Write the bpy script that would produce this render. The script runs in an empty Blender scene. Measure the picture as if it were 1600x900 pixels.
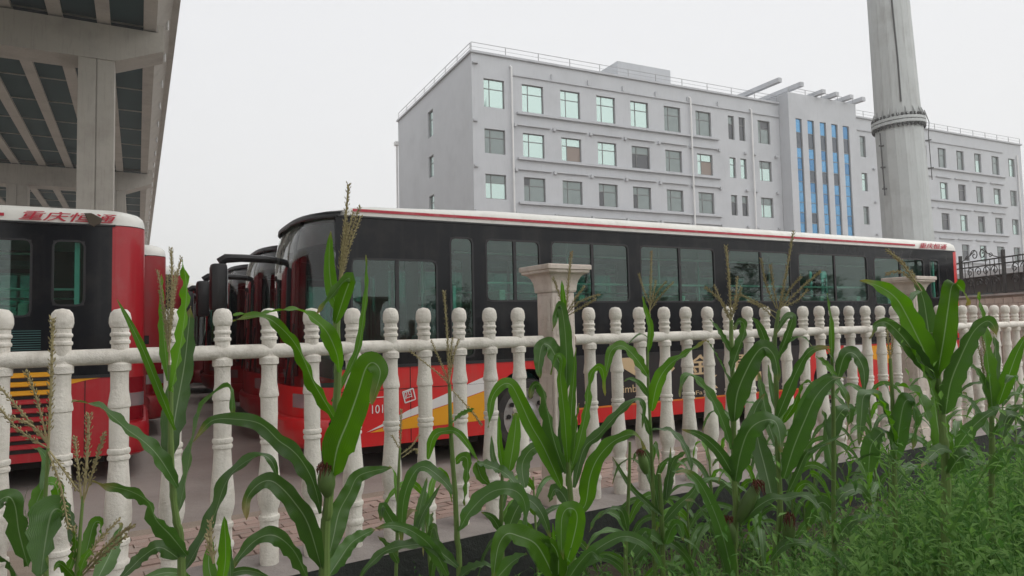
import bpy, bmesh, math, random
from mathutils import Vector, Matrix, noise
random.seed(11)
R = math.radians
scene = bpy.context.scene

# ------------------------------------------------------------------ camera
cam_d = bpy.data.cameras.new('camera'); cam = bpy.data.objects.new('camera', cam_d)
scene.collection.objects.link(cam); scene.camera = cam
CAMZ = 1.65
cam_d.sensor_width = 36; cam_d.lens = 24.17; cam_d.clip_start = .05; cam_d.clip_end = 9000
PITCH, ROLL = R(3.3187), R(-1.2964)
fw = Vector((0, math.cos(PITCH), math.sin(PITCH))); up0 = Vector((0, -math.sin(PITCH), math.cos(PITCH))); rt0 = Vector((1, 0, 0))
rt = rt0*math.cos(ROLL)+up0*math.sin(ROLL); up = -rt0*math.sin(ROLL)+up0*math.cos(ROLL)
cam.matrix_world = Matrix(((rt.x, up.x, -fw.x, 0), (rt.y, up.y, -fw.y, 0), (rt.z, up.z, -fw.z, CAMZ), (0, 0, 0, 1)))

# ------------------------------------------------------------------ sky, sun, exposure
SUN_EL, SUN_AZ = 54, 134          # azimuth clockwise from north (+Y)
w = bpy.data.worlds.new('World'); scene.world = w; w.use_nodes = True
nt = w.node_tree; nt.nodes.clear()
o_ = nt.nodes.new('ShaderNodeOutputWorld'); b_ = nt.nodes.new('ShaderNodeBackground')
sk = nt.nodes.new('ShaderNodeTexSky'); sk.sky_type = 'NISHITA'; sk.sun_disc = False
sk.sun_elevation = R(SUN_EL); sk.sun_rotation = R(SUN_AZ); sk.dust_density = 6; sk.air_density = 1.5
hs = nt.nodes.new('ShaderNodeHueSaturation'); hs.inputs['Saturation'].default_value = .10; hs.inputs['Value'].default_value = .55
mx = nt.nodes.new('ShaderNodeMix'); mx.data_type = 'RGBA'; mx.inputs['Factor'].default_value = .86
mx.inputs['B'].default_value = (5.38, 5.44, 5.62, 1)          # the even grey-white cloud layer
nt.links.new(sk.outputs[0], hs.inputs['Color']); nt.links.new(hs.outputs[0], mx.inputs['A'])
nt.links.new(mx.outputs['Result'], b_.inputs['Color']); b_.inputs['Strength'].default_value = .1
nt.links.new(b_.outputs[0], o_.inputs[0])
sd = bpy.data.lights.new('sun', 'SUN'); sd.energy = 1.5; sd.angle = R(130); sd.color = (1, .98, .95)
so = bpy.data.objects.new('sun', sd); scene.collection.objects.link(so)
az, el = R(SUN_AZ), R(SUN_EL)
sdir = Vector((math.sin(az)*math.cos(el), math.cos(az)*math.cos(el), math.sin(el)))
so.rotation_euler = sdir.to_track_quat('Z', 'Y').to_euler(); so.location = (0, 0, 60)
vs = scene.view_settings; vs.view_transform = 'Standard'; vs.look = 'None'; vs.exposure = .80; vs.gamma = 1; vs.use_curve_mapping = False
scene.render.engine = 'CYCLES'
cy = scene.cycles; cy.use_denoising = True; cy.max_bounces = 8; cy.transparent_max_bounces = 16; cy.diffuse_bounces = 3; cy.glossy_bounces = 3
cy.transmission_bounces = 4; cy.volume_bounces = 4; cy.caustics_reflective = False; cy.caustics_refractive = False; cy.sample_clamp_indirect = 4

# ------------------------------------------------------------------ helpers
COL = scene.collection
class MB:
    """collects faces; build() links them as one mesh object"""
    def __init__(s): s.v = []; s.f = []; s.uv = None
    def quad(s, a, b, c, d):
        n = len(s.v); s.v += [tuple(a), tuple(b), tuple(c), tuple(d)]; s.f.append((n, n+1, n+2, n+3)); return s
    def tri(s, a, b, c):
        n = len(s.v); s.v += [tuple(a), tuple(b), tuple(c)]; s.f.append((n, n+1, n+2)); return s
    def box(s, x0, x1, y0, y1, z0, z1):
        n = len(s.v)
        s.v += [(x0,y0,z0),(x1,y0,z0),(x1,y1,z0),(x0,y1,z0),(x0,y0,z1),(x1,y0,z1),(x1,y1,z1),(x0,y1,z1)]
        s.f += [tuple(n+i for i in q) for q in ((3,2,1,0),(4,5,6,7),(0,1,5,4),(1,2,6,5),(2,3,7,6),(3,0,4,7))]; return s
    def bar(s, p, q, w, h=None, upv=(0,0,1)):
        """a box of section w x h from p to q"""
        h = h or w; p = Vector(p); q = Vector(q); t = (q-p).normalized(); u = Vector(upv)
        if abs(t.dot(u)) > .99: u = Vector((1,0,0))
        a = t.cross(u).normalized()*w/2; b = a.cross(t).normalized()*h/2; n = len(s.v)
        for c in (p, q):
            for e in (-a-b, a-b, a+b, -a+b): s.v.append(tuple(c+e))
        s.f += [tuple(n+i for i in z) for z in ((3,2,1,0),(4,5,6,7),(0,1,5,4),(1,2,6,5),(2,3,7,6),(3,0,4,7))]; return s
    def tube(s, pts, rad, seg=8, cap=True):
        pts = [Vector(p) for p in pts]; n0 = len(s.v); m = len(pts); rad = rad if hasattr(rad, '__len__') else [rad]*m
        pa = None
        for i, p in enumerate(pts):
            t = (pts[min(i+1, m-1)]-pts[max(i-1, 0)]).normalized()
            if pa is None:
                a = t.orthogonal().normalized()
            else:
                a = (pa-t*pa.dot(t)); a = a.normalized() if a.length > 1e-6 else t.orthogonal().normalized()
            pa = a; b = t.cross(a)
            for k in range(seg):
                g = 2*math.pi*k/seg; s.v.append(tuple(p+(a*math.cos(g)+b*math.sin(g))*rad[i]))
        for i in range(m-1):
            for k in range(seg):
                k2 = (k+1) % seg; s.f.append((n0+i*seg+k, n0+i*seg+k2, n0+(i+1)*seg+k2, n0+(i+1)*seg+k))
        if cap:
            s.f.append(tuple(n0+k for k in reversed(range(seg)))); s.f.append(tuple(n0+(m-1)*seg+k for k in range(seg)))
        return s
    def lathe(s, prof, seg=16, c=(0,0,0), ph=0.):
        """prof: (radius, z) from bottom to top"""
        n0 = len(s.v)
        for r, z in prof:
            for k in range(seg):
                g = 2*math.pi*k/seg+ph; s.v.append((c[0]+r*math.cos(g), c[1]+r*math.sin(g), c[2]+z))
        for i in range(len(prof)-1):
            for k in range(seg):
                k2 = (k+1) % seg; s.f.append((n0+i*seg+k, n0+i*seg+k2, n0+(i+1)*seg+k2, n0+(i+1)*seg+k))
        s.f.append(tuple(n0+k for k in reversed(range(seg)))); s.f.append(tuple(n0+(len(prof)-1)*seg+k for k in range(seg))); return s
    def prism(s, poly, fn, d0, d1):
        """poly of (a, b) extruded between d0 and d1; fn(a, b, d) -> xyz"""
        n = len(s.v); m = len(poly)
        s.v += [tuple(fn(a, b, d0)) for a, b in poly]+[tuple(fn(a, b, d1)) for a, b in poly]
        s.f.append(tuple(n+i for i in range(m))); s.f.append(tuple(n+m+i for i in reversed(range(m))))
        for i in range(m):
            j = (i+1) % m; s.f.append((n+i, n+m+i, n+m+j, n+j))
        return s
    def grid(s, rows, close=False):
        n = len(s.v); m = len(rows[0])
        for r in rows: s.v += [tuple(p) for p in r]
        for i in range(len(rows)-1):
            for k in range(m-1 if not close else m):
                k2 = (k+1) % m; s.f.append((n+i*m+k, n+i*m+k2, n+(i+1)*m+k2, n+(i+1)*m+k))
        return s
    def mesh(s, name, mat, smooth=False, bevel=0):
        me = bpy.data.meshes.new(name); me.from_pydata(s.v, [], s.f)
        if mat: me.materials.append(mat)
        bm = bmesh.new(); bm.from_mesh(me)
        if smooth != 'keep': bmesh.ops.remove_doubles(bm, verts=bm.verts, dist=1e-5)
        bmesh.ops.recalc_face_normals(bm, faces=bm.faces)
        if bevel: bmesh.ops.bevel(bm, geom=bm.edges[:], offset=bevel, segments=2, profile=.6, affect='EDGES', clamp_overlap=True)
        if smooth:
            for f in bm.faces: f.smooth = True
            for e in bm.edges:
                if len(e.link_faces) == 2 and e.calc_face_angle(0) > R(38): e.smooth = False
        bm.to_mesh(me); bm.free(); return me
    def build(s, name, mat, parent=None, smooth=False, bevel=0, **k):
        return obj(name, s.mesh(name, mat, smooth, bevel), parent, **k)

def obj(name, me, parent=None, loc=None, rz=None, label=None, cat=None, group=None, kind=None):
    o = bpy.data.objects.new(name, me); COL.objects.link(o)
    if parent: o.parent = parent
    if loc: o.location = loc
    if rz is not None: o.rotation_euler = (0, 0, rz)
    return tag(o, label, cat, group, kind)
def tag(o, label=None, cat=None, group=None, kind=None):
    if label: o['label'] = label
    if cat: o['category'] = cat
    if group: o['group'] = group
    if kind: o['kind'] = kind
    return o
def empty(name, loc=(0,0,0), rz=0, label=None, cat=None, group=None): return obj(name, None, None, loc, rz, label, cat, group)
def copy_tree(o, parent=None, skip=()):
    c = o.copy(); COL.objects.link(c); c.parent = parent
    for ch in o.children:
        if ch.name.split('.')[0] not in skip: copy_tree(ch, c, skip)
    return c

# ------------------------------------------------------------------ materials
def mat(name, base, rough=.6, metal=0., spec=.5, coat=0., noise_amt=0., noise_scale=3., dirt=None, dirt_amt=0., dirt_scale=1.2, bump=0., bump_scale=40., streak=0., rand=0.):
    m = bpy.data.materials.new(name); m.use_nodes = True; t = m.node_tree; p = t.nodes['Principled BSDF']
    p.inputs['Roughness'].default_value = rough; p.inputs['Metallic'].default_value = metal
    p.inputs['Specular IOR Level'].default_value = spec; p.inputs['Coat Weight'].default_value = coat; p.inputs['Coat Roughness'].default_value = .08
    c = (*base, 1); p.inputs['Base Color'].default_value = c
    cur = None; tc = t.nodes.new('ShaderNodeTexCoord')
    def src():
        if cur is None:
            n = t.nodes.new('ShaderNodeRGB'); n.outputs[0].default_value = c; return n.outputs[0]
        return cur
    def mixc(fac, a, col):
        x = t.nodes.new('ShaderNodeMix'); x.data_type = 'RGBA'; t.links.new(fac, x.inputs['Factor']); t.links.new(a, x.inputs['A'])
        if isinstance(col, tuple): x.inputs['B'].default_value = col
        else: t.links.new(col, x.inputs['B'])
        return x.outputs['Result']
    def nz(scale, detail=6, stretch=None):
        n = t.nodes.new('ShaderNodeTexNoise'); n.inputs['Scale'].default_value = scale; n.inputs['Detail'].default_value = detail; n.inputs['Roughness'].default_value = .62
        if stretch:
            mp = t.nodes.new('ShaderNodeMapping'); mp.inputs['Scale'].default_value = stretch; t.links.new(tc.outputs['Object'], mp.inputs[0]); t.links.new(mp.outputs[0], n.inputs[0])
        else: t.links.new(tc.outputs['Object'], n.inputs[0])
        return n.outputs['Fac']
    def ramp(fac, lo, hi, top=1.):
        r = t.nodes.new('ShaderNodeMapRange'); r.inputs[1].default_value = lo; r.inputs[2].default_value = hi; r.inputs[4].default_value = top; t.links.new(fac, r.inputs[0]); return r.outputs[0]
    if noise_amt: cur = mixc(ramp(nz(noise_scale), .35, .7, noise_amt), src(), (base[0]*.55, base[1]*.55, base[2]*.55, 1))
    if dirt and dirt_amt: cur = mixc(ramp(nz(dirt_scale, 8), .5, .72, dirt_amt), src(), (*dirt, 1))
    if dirt and streak: cur = mixc(ramp(nz(1., 5, (9, 9, .7)), .52, .75, streak), src(), (*dirt, 1))
    if rand:
        oi = t.nodes.new('ShaderNodeObjectInfo'); h = t.nodes.new('ShaderNodeHueSaturation'); r = t.nodes.new('ShaderNodeMapRange')
        r.inputs[3].default_value = 1-rand; r.inputs[4].default_value = 1+rand; t.links.new(oi.outputs['Random'], r.inputs[0]); t.links.new(r.outputs[0], h.inputs['Value']); t.links.new(src(), h.inputs['Color']); cur = h.outputs[0]
    if cur is not None: t.links.new(cur, p.inputs['Base Color'])
    if bump:
        bp = t.nodes.new('ShaderNodeBump'); bp.inputs['Strength'].default_value = bump; bp.inputs['Distance'].default_value = .02
        t.links.new(nz(bump_scale, 8), bp.inputs['Height']); t.links.new(bp.outputs[0], p.inputs['Normal'])
    return m
def glass(name, tint, gloss=1., rough=.02, ior=1.5, extra=.0):
    """thin tinted pane: coloured see-through plus a mirror reflection"""
    m = bpy.data.materials.new(name); m.use_nodes = True; t = m.node_tree; t.nodes.remove(t.nodes['Principled BSDF'])
    tr = t.nodes.new('ShaderNodeBsdfTransparent'); tr.inputs[0].default_value = (*tint, 1)
    gl = t.nodes.new('ShaderNodeBsdfGlossy'); gl.inputs[0].default_value = (*gloss, 1) if isinstance(gloss, tuple) else (gloss, gloss, gloss, 1); gl.inputs['Roughness'].default_value = rough
    fr = t.nodes.new('ShaderNodeFresnel'); fr.inputs[0].default_value = ior; ad = t.nodes.new('ShaderNodeMath'); ad.use_clamp = True; ad.inputs[1].default_value = extra
    mx = t.nodes.new('ShaderNodeMixShader'); t.links.new(fr.outputs[0], ad.inputs[0])
    gm = t.nodes.new('ShaderNodeNewGeometry'); bf = t.nodes.new('ShaderNodeMath'); bf.operation = 'SUBTRACT'; bf.inputs[0].default_value = 1; t.links.new(gm.outputs['Backfacing'], bf.inputs[1])   # only the outer face of a pane mirrors
    ml = t.nodes.new('ShaderNodeMath'); ml.operation = 'MULTIPLY'; t.links.new(ad.outputs[0], ml.inputs[0]); t.links.new(bf.outputs[0], ml.inputs[1]); t.links.new(ml.outputs[0], mx.inputs[0])
    t.links.new(tr.outputs[0], mx.inputs[1]); t.links.new(gl.outputs[0], mx.inputs[2])
    t.links.new(mx.outputs[0], t.nodes['Material Output'].inputs[0]); return m

M = {}
M['fence'] = mat('fence_concrete', (.83,.785,.71), .85, noise_amt=.24, noise_scale=6, dirt=(.33,.28,.22), dirt_amt=.45, dirt_scale=5.5, streak=.5, bump=.5, bump_scale=55, rand=.07)
M['pillar'] = mat('pillar_stone', (.74,.65,.58), .8, noise_amt=.25, noise_scale=6, dirt=(.34,.24,.18), dirt_amt=.45, dirt_scale=4, streak=.35, bump=.5, bump_scale=35)
M['kerb'] = mat('kerb_concrete', (.36,.32,.30), .9, noise_amt=.3, noise_scale=5, dirt=(.12,.11,.10), dirt_amt=.4, dirt_scale=2, bump=.5, bump_scale=30)
M['kerbface'] = mat('kerb_tar', (.040,.043,.040), .8, noise_amt=.5, noise_scale=6, dirt=(.13,.13,.12), dirt_amt=.4, dirt_scale=3, bump=.8, bump_scale=22)
M['lot'] = mat('lot_concrete', (.36,.31,.28), .9, noise_amt=.3, noise_scale=.9, dirt=(.17,.14,.12), dirt_amt=.55, dirt_scale=.5, bump=.4, bump_scale=18)
M['paver'] = mat('paver_clay', (.45,.32,.27), .9, noise_amt=.25, noise_scale=9, dirt=(.44,.39,.34), dirt_amt=.9, dirt_scale=3, bump=.4, bump_scale=50, rand=.16)
M['sand'] = mat('joint_sand', (.36,.29,.23), .95, noise_amt=.4, noise_scale=6, bump=.6, bump_scale=40)
M['soil'] = mat('field_soil', (.085,.062,.045), .95, noise_amt=.5, noise_scale=4, dirt=(.04,.05,.02), dirt_amt=.5, bump=1., bump_scale=14)
M['land'] = mat('land', (.13,.14,.09), .95, noise_amt=.4, noise_scale=.05)
M['hill'] = mat('hill', (.07,.10,.06), .95, noise_amt=.4, noise_scale=.01)
M['red'] = mat('bus_red', (.68,.018,.020), .34, coat=.25, noise_amt=.14, noise_scale=1.3, dirt=(.42,.13,.10), dirt_amt=.35, dirt_scale=2.6, streak=.3)
M['redshaded'] = mat('bus_red_shaded', (.34,.014,.020), .42, noise_amt=.25, noise_scale=1.3, dirt=(.20,.07,.06), dirt_amt=.45, dirt_scale=2.4, streak=.3)  # shade of the packed rows put into the base red, with dirt over it
M['redold'] = mat('bus_red_faded', (.46,.014,.024), .38, coat=.2, noise_amt=.2, noise_scale=1.3, dirt=(.40,.12,.11), dirt_amt=.4, dirt_scale=2.4, streak=.3)
M['white'] = mat('bus_roof_white', (.74,.73,.68), .4, coat=.15, noise_amt=.1, noise_scale=2, dirt=(.42,.38,.30), dirt_amt=.35, dirt_scale=2.5, streak=.25)
M['band'] = mat('bus_black_band', (.010,.011,.014), .10, spec=.22, dirt=(.06,.055,.05), dirt_amt=.35, dirt_scale=2, streak=.3)
M['black'] = mat('black_plastic', (.018,.018,.02), .42)
M['rubber'] = mat('tyre_rubber', (.028,.026,.025), .85, dirt=(.11,.09,.075), dirt_amt=.6, dirt_scale=5)
M['rim'] = mat('wheel_rim', (.42,.41,.40), .45, metal=.5, dirt=(.17,.13,.11), dirt_amt=.6, dirt_scale=6)
M['under'] = mat('bus_underbody', (.02,.018,.017), .9)
M['yellow'] = mat('livery_yellow', (.80,.36,.012), .4, dirt=(.5,.2,.05), dirt_amt=.2, dirt_scale=2)
M['orange'] = mat('livery_orange', (.75,.22,.03), .4)
M['lwhite'] = mat('livery_white', (.74,.73,.72), .4, dirt=(.5,.45,.4), dirt_amt=.25)
M['lettering'] = mat('lettering_red', (.50,.02,.045), .45, dirt=(.6,.4,.38), dirt_amt=.3, dirt_scale=6)
M['ad'] = mat('advert_black', (.022,.018,.02), .4)
M['gold'] = mat('advert_gold', (.62,.46,.27), .45)
M['interior'] = mat('bus_interior', (.66,.68,.66), .7)
M['seat'] = mat('seat_fabric', (.06,.16,.16), .7, noise_amt=.5, noise_scale=9)
M['seatcover'] = mat('seat_cover', (.55,.56,.46), .8, noise_amt=.9, noise_scale=28)
M['grab'] = mat('grab_rail', (.66,.66,.62), .3, metal=.4)
M['curtain'] = mat('window_sunshade', (.42,.52,.50), .8, noise_amt=.3, noise_scale=4)
M['glass'] = glass('bus_pane', (.54,.80,.74), (.82,.95,.91), extra=.05)
M['wind'] = glass('bus_windscreen', (.86,.90,.87), .95, extra=.015)
M['lens'] = mat('lamp_lens', (.42,.42,.43), .12, spec=.8, metal=.5)
M['tail'] = mat('tail_lens', (.22,.008,.015), .15, coat=.5)
M['grey'] = mat('building_render', (.488,.502,.526), .85, noise_amt=.14, noise_scale=.5, dirt=(.33,.34,.36), dirt_amt=.35, dirt_scale=.35, streak=.35, bump=.15, bump_scale=8)
M['greytrim'] = mat('building_trim', (.468,.482,.506), .85, noise_amt=.2, noise_scale=.8, dirt=(.24,.24,.25), dirt_amt=.3)
M['wframe'] = mat('window_frame', (.17,.17,.17), .5)
M['pipe'] = mat('downpipe', (.66,.66,.66), .5, dirt=(.4,.4,.4), dirt_amt=.3)
M['railmetal'] = mat('roof_railing', (.32,.32,.33), .5, metal=.3)
M['paneA'] = mat('pane_bright', (.42,.53,.50), .06, metal=.75)
M['paneB'] = mat('pane_dull', (.20,.235,.23), .12, metal=.45, noise_amt=.3, noise_scale=1.5)
M['paneC'] = mat('pane_dark', (.055,.06,.068), .12, spec=.6)
M['paneD'] = mat('pane_boarded', (.27,.225,.20), .8)
M['blue'] = mat('curtain_glass_blue', (.10,.28,.48), .10, metal=.5, noise_amt=.3, noise_scale=.7)
M['blue2'] = mat('curtain_glass_blue_deep', (.06,.19,.36), .10, metal=.5, noise_amt=.3, noise_scale=.9)
M['bluedark'] = mat('curtain_glass_dark', (.05,.065,.085), .12, spec=.6)
M['bridge'] = mat('bridge_concrete', (.41,.385,.345), .9, noise_amt=.25, noise_scale=.6, dirt=(.20,.175,.15), dirt_amt=.45, dirt_scale=.5, streak=.4, bump=.25, bump_scale=6)
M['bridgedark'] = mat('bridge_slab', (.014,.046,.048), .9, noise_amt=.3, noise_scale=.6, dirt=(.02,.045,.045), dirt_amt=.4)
M['steel'] = mat('galvanised_steel', (.42,.435,.43), .5, metal=.25, noise_amt=.15, noise_scale=1.2, dirt=(.24,.23,.22), dirt_amt=.35, dirt_scale=1., streak=.5)
M['steeldark'] = mat('bolt_steel', (.09,.09,.09), .6, metal=.3)
M['iron'] = mat('wrought_iron', (.03,.026,.024), .5)
M['brick'] = mat('wall_blocks', (.46,.37,.31), .9, noise_amt=.25, noise_scale=3, rand=.12)
M['shed'] = mat('shed_wall', (.16,.145,.135), .85, noise_amt=.35, noise_scale=1.2)
M['shedroof'] = mat('shed_roof', (.6,.6,.6), .5)
M['dry'] = mat('dry_stem', (.33,.27,.15), .9, noise_amt=.4, noise_scale=20)
M['bark'] = mat('bark', (.10,.08,.06), .95, noise_amt=.4, noise_scale=8)
def leafmat(name, base, tipc, trans=.3, rough=.42, rib=True, spec=.45):
    """blade: pale midrib and fine lengthwise veins from its own UV, light through the blade"""
    m = bpy.data.materials.new(name); m.use_nodes = True; t = m.node_tree; p = t.nodes['Principled BSDF']
    p.inputs['Roughness'].default_value = rough; p.inputs['Specular IOR Level'].default_value = spec
    uv = t.nodes.new('ShaderNodeUVMap'); sp = t.nodes.new('ShaderNodeSeparateXYZ'); t.links.new(uv.outputs[0], sp.inputs[0])
    nz = t.nodes.new('ShaderNodeTexNoise'); nz.inputs['Scale'].default_value = 6; tc = t.nodes.new('ShaderNodeTexCoord'); t.links.new(tc.outputs['Object'], nz.inputs[0])
    m1 = t.nodes.new('ShaderNodeMix'); m1.data_type = 'RGBA'; m1.inputs['A'].default_value = (*base, 1); m1.inputs['B'].default_value = (*tipc, 1); t.links.new(nz.outputs['Fac'], m1.inputs['Factor'])
    oi = t.nodes.new('ShaderNodeObjectInfo'); h = t.nodes.new('ShaderNodeHueSaturation'); r = t.nodes.new('ShaderNodeMapRange'); r.inputs[3].default_value = .75; r.inputs[4].default_value = 1.25
    t.links.new(oi.outputs['Random'], r.inputs[0]); t.links.new(r.outputs[0], h.inputs['Value']); t.links.new(m1.outputs['Result'], h.inputs['Color']); col = h.outputs[0]
    if rib:
        def mth(op, a, b=None):
            n = t.nodes.new('ShaderNodeMath'); n.operation = op
            for i, q in enumerate((a, b)):
                if q is None: continue
                if isinstance(q, (int, float)): n.inputs[i].default_value = q
                else: t.links.new(q, n.inputs[i])
            return n.outputs[0]
        d = mth('ABSOLUTE', mth('SUBTRACT', sp.outputs[0], .5))
        mr = t.nodes.new('ShaderNodeMapRange'); mr.inputs[1].default_value = .008; mr.inputs[2].default_value = .035; mr.inputs[3].default_value = .75; mr.inputs[4].default_value = 0; t.links.new(d, mr.inputs[0])
        x = t.nodes.new('ShaderNodeMix'); x.data_type = 'RGBA'; x.inputs['B'].default_value = (.34,.43,.26,1); t.links.new(mr.outputs[0], x.inputs['Factor']); t.links.new(col, x.inputs['A']); col = x.outputs['Result']
        st_ = mth('MULTIPLY', mth('ADD', mth('SINE', mth('MULTIPLY', sp.outputs[0], 92.)), 1.), .09)
        y = t.nodes.new('ShaderNodeMix'); y.data_type = 'RGBA'; y.inputs['B'].default_value = (.12,.20,.07,1); t.links.new(st_, y.inputs['Factor']); t.links.new(col, y.inputs['A']); col = y.outputs['Result']
        tip = t.nodes.new('ShaderNodeMapRange'); tip.inputs[1].default_value = .90; tip.inputs[2].default_value = 1.05; t.links.new(mth('ADD', sp.outputs[1], mth('MULTIPLY', mth('SUBTRACT', nz.outputs['Fac'], .5), .35)), tip.inputs[0])
        z = t.nodes.new('ShaderNodeMix'); z.data_type = 'RGBA'; z.inputs['B'].default_value = (.30,.24,.09,1); t.links.new(tip.outputs[0], z.inputs['Factor']); t.links.new(col, z.inputs['A']); col = z.outputs['Result']
        sn = mth('SINE', mth('MULTIPLY', sp.outputs[0], 130.)); bp = t.nodes.new('ShaderNodeBump'); bp.inputs['Strength'].default_value = .25; bp.inputs['Distance'].default_value = .002
        t.links.new(sn, bp.inputs['Height']); t.links.new(bp.outputs[0], p.inputs['Normal'])
    t.links.new(col, p.inputs['Base Color'])
    ts = t.nodes.new('ShaderNodeBsdfTranslucent'); bc = t.nodes.new('ShaderNodeHueSaturation'); bc.inputs['Value'].default_value = 1.8; bc.inputs['Saturation'].default_value = 1.15; t.links.new(col, bc.inputs['Color']); t.links.new(bc.outputs[0], ts.inputs[0])
    ms = t.nodes.new('ShaderNodeMixShader'); ms.inputs[0].default_value = trans; t.links.new(p.outputs[0], ms.inputs[1]); t.links.new(ts.outputs[0], ms.inputs[2]); t.links.new(ms.outputs[0], t.nodes['Material Output'].inputs[0])
    return m
M['leaf'] = leafmat('corn_leaf', (.054,.136,.028), (.098,.195,.044), .32, .32, spec=.65)
M['leafyoung'] = leafmat('corn_leaf_young', (.080,.200,.022), (.115,.250,.030), .40, .44, spec=.38)
M['leafdry'] = leafmat('corn_leaf_dry', (.22,.19,.10), (.30,.24,.12), .2, .6)
M['stalk'] = mat('corn_stalk', (.17,.26,.07), .5, noise_amt=.3, noise_scale=12)
M['tassel'] = mat('corn_tassel', (.42,.36,.19), .85, noise_amt=.5, noise_scale=60)
M['silk'] = mat('corn_silk', (.13,.035,.018), .8, noise_amt=.4, noise_scale=60)
M['husk'] = leafmat('corn_husk', (.13,.22,.06), (.17,.26,.08), .2, .5, rib=False)
M['weed'] = leafmat('weed_leaf', (.052,.130,.032), (.100,.195,.054), .34, .7, rib=False, spec=.10)
M['weed2'] = leafmat('weed_leaf_pale', (.120,.230,.062), (.185,.300,.100), .34, .7, rib=False, spec=.10)
M['tree'] = leafmat('tree_leaf', (.035,.075,.02), (.055,.10,.03), .2, .6, rib=False)
# ------------------------------------------------------------------ the setting
FY1, FY2 = R(33.8), R(30.6)
FP = Vector((-1.663, 4.682, 0)); FD1 = Vector((math.cos(FY1), math.sin(FY1), 0)); FN1 = Vector((-FD1.y, FD1.x, 0))
PC = FP+FD1*2.46; FD2 = Vector((math.cos(FY2), math.sin(FY2), 0)); FN2 = Vector((-FD2.y, FD2.x, 0))
def fl(s, off=0., z=0.):
    """a point on the fence line: s metres along it from the pillar, off metres towards the bus lot"""
    if s < 0: p = PC+FD1*s+FN1*off
    else: p = PC+FD2*s+FN2*off
    if abs(s) < .8:                       # ease the slight bend at the pillar
        k = (s+.8)/1.6; n = FN1.lerp(FN2, k).normalized(); p = PC+(FD1 if s < 0 else FD2)*s+n*off
    return Vector((p.x, p.y, z))
mb = MB(); mb.quad((-2500,-1500,-.6), (2500,-1500,-.6), (2500,2500,-.6), (-2500,2500,-.6)); mb.build('ground', M['land'], kind='structure')
# the paved bus lot, bounded by the fence
mb = MB(); front = [fl(s, 1.62, 0) for s in (-60, -12, -.01, .01, 12, 90)]; back = [Vector((-150, 210, 0)), Vector((-60, 210, 0)), Vector((-10, 210, 0)), Vector((20, 210, 0)), Vector((90, 210, 0)), Vector((180, 210, 0))]
for i in range(5): mb.quad(front[i], front[i+1], back[i+1], back[i])
mb.build('lot_pavement', M['lot'], kind='structure')
# raised footway strip of clay pavers behind the fence
mb = MB(); ss = [-14, -8, -4, -2, -.8, -.4, 0, .4, .8, 2, 4, 8, 14, 24]
top = [[fl(s, .2, .070), fl(s, 1.65, .070)] for s in ss]; mb.grid(top)
mb.grid([[fl(s, 1.65, .070), fl(s, 1.65, -.3)] for s in ss])
footway = mb.build('footway', M['sand'], kind='structure')
paver = MB().box(-.113, .113, -.053, .053, -.03, .012).mesh('paver', M['paver'], bevel=.006)
rest = MB(); cnt = 0
rows = 10; PL, PW = .235, .118
for i in range(-14, 30):
    for r in range(rows):
        s = i*PL+(PL/2 if r % 2 else 0)-.1; off = .31+r*PW
        if off > 1.58: continue
        p = fl(s, off, .070+random.uniform(-.005, .005)); yaw = (FY1 if s < 0 else FY2)
        vis = -2.9 < s < 3.4
        if vis and cnt < 290:
            o = obj('paver', paver, footway, p, yaw+random.uniform(-.015, .015)); o.rotation_euler[0] = random.uniform(-.02, .02); o.rotation_euler[1] = random.uniform(-.015, .015); cnt += 1
        else:
            c, sn = math.cos(yaw), math.sin(yaw); n = len(rest.v)
            for z in (-.03, .010):
                for a, b in ((-.113,-.053), (.113,-.053), (.113,.053), (-.113,.053)): rest.v.append((p.x+a*c-b*sn, p.y+a*sn+b*c, p.z+z))
            rest.f += [tuple(n+k for k in q) for q in ((4,5,6,7),(0,1,5,4),(1,2,6,5),(2,3,7,6),(3,0,4,7))]
for i in range(30, 70):
    for r in range(rows):
        s = i*PL+(PL/2 if r % 2 else 0)-.1; p = fl(s, .31+r*PW, .070); c, sn = math.cos(FY2), math.sin(FY2); n = len(rest.v)
        for z in (-.03, .010):
            for a, b in ((-.113,-.053), (.113,-.053), (.113,.053), (-.113,.053)): rest.v.append((p.x+a*c-b*sn, p.y+a*sn+b*c, p.z+z))
        rest.f += [tuple(n+k for k in q) for q in ((4,5,6,7),(0,1,5,4),(1,2,6,5),(2,3,7,6),(3,0,4,7))]
tag(rest.build('far_pavers', M['paver'], footway), kind='stuff')
# concrete footing the fence stands on, tarred on the field side
mb = MB(); mb.grid([[fl(s, -.33, .12), fl(s, .24, .12), fl(s, .24, -.3)] for s in ss]); kerb = mb.build('fence_footing', M['kerb'], kind='structure')
mb = MB()
for a, b in zip(ss[:-1], ss[1:]):
    n = max(1, int((b-a)/.25))
    for k in range(n):
        s0, s1 = a+(b-a)*k/n, a+(b-a)*(k+1)/n
        j = lambda s, z: .015*noise.noise(Vector((s*3, z*5, 0)))
        for z0, z1 in ((.118, -.05), (-.05, -.25), (-.25, -.6)):
            mb.quad(fl(s0, -.332-j(s0,z0)*(z0 < .1), z0), fl(s1, -.332-j(s1,z0)*(z0 < .1), z0), fl(s1, -.335-j(s1,z1), z1), fl(s0, -.335-j(s0,z1), z1))
mb.build('tarred_face', M['kerbface'], kerb)
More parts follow.
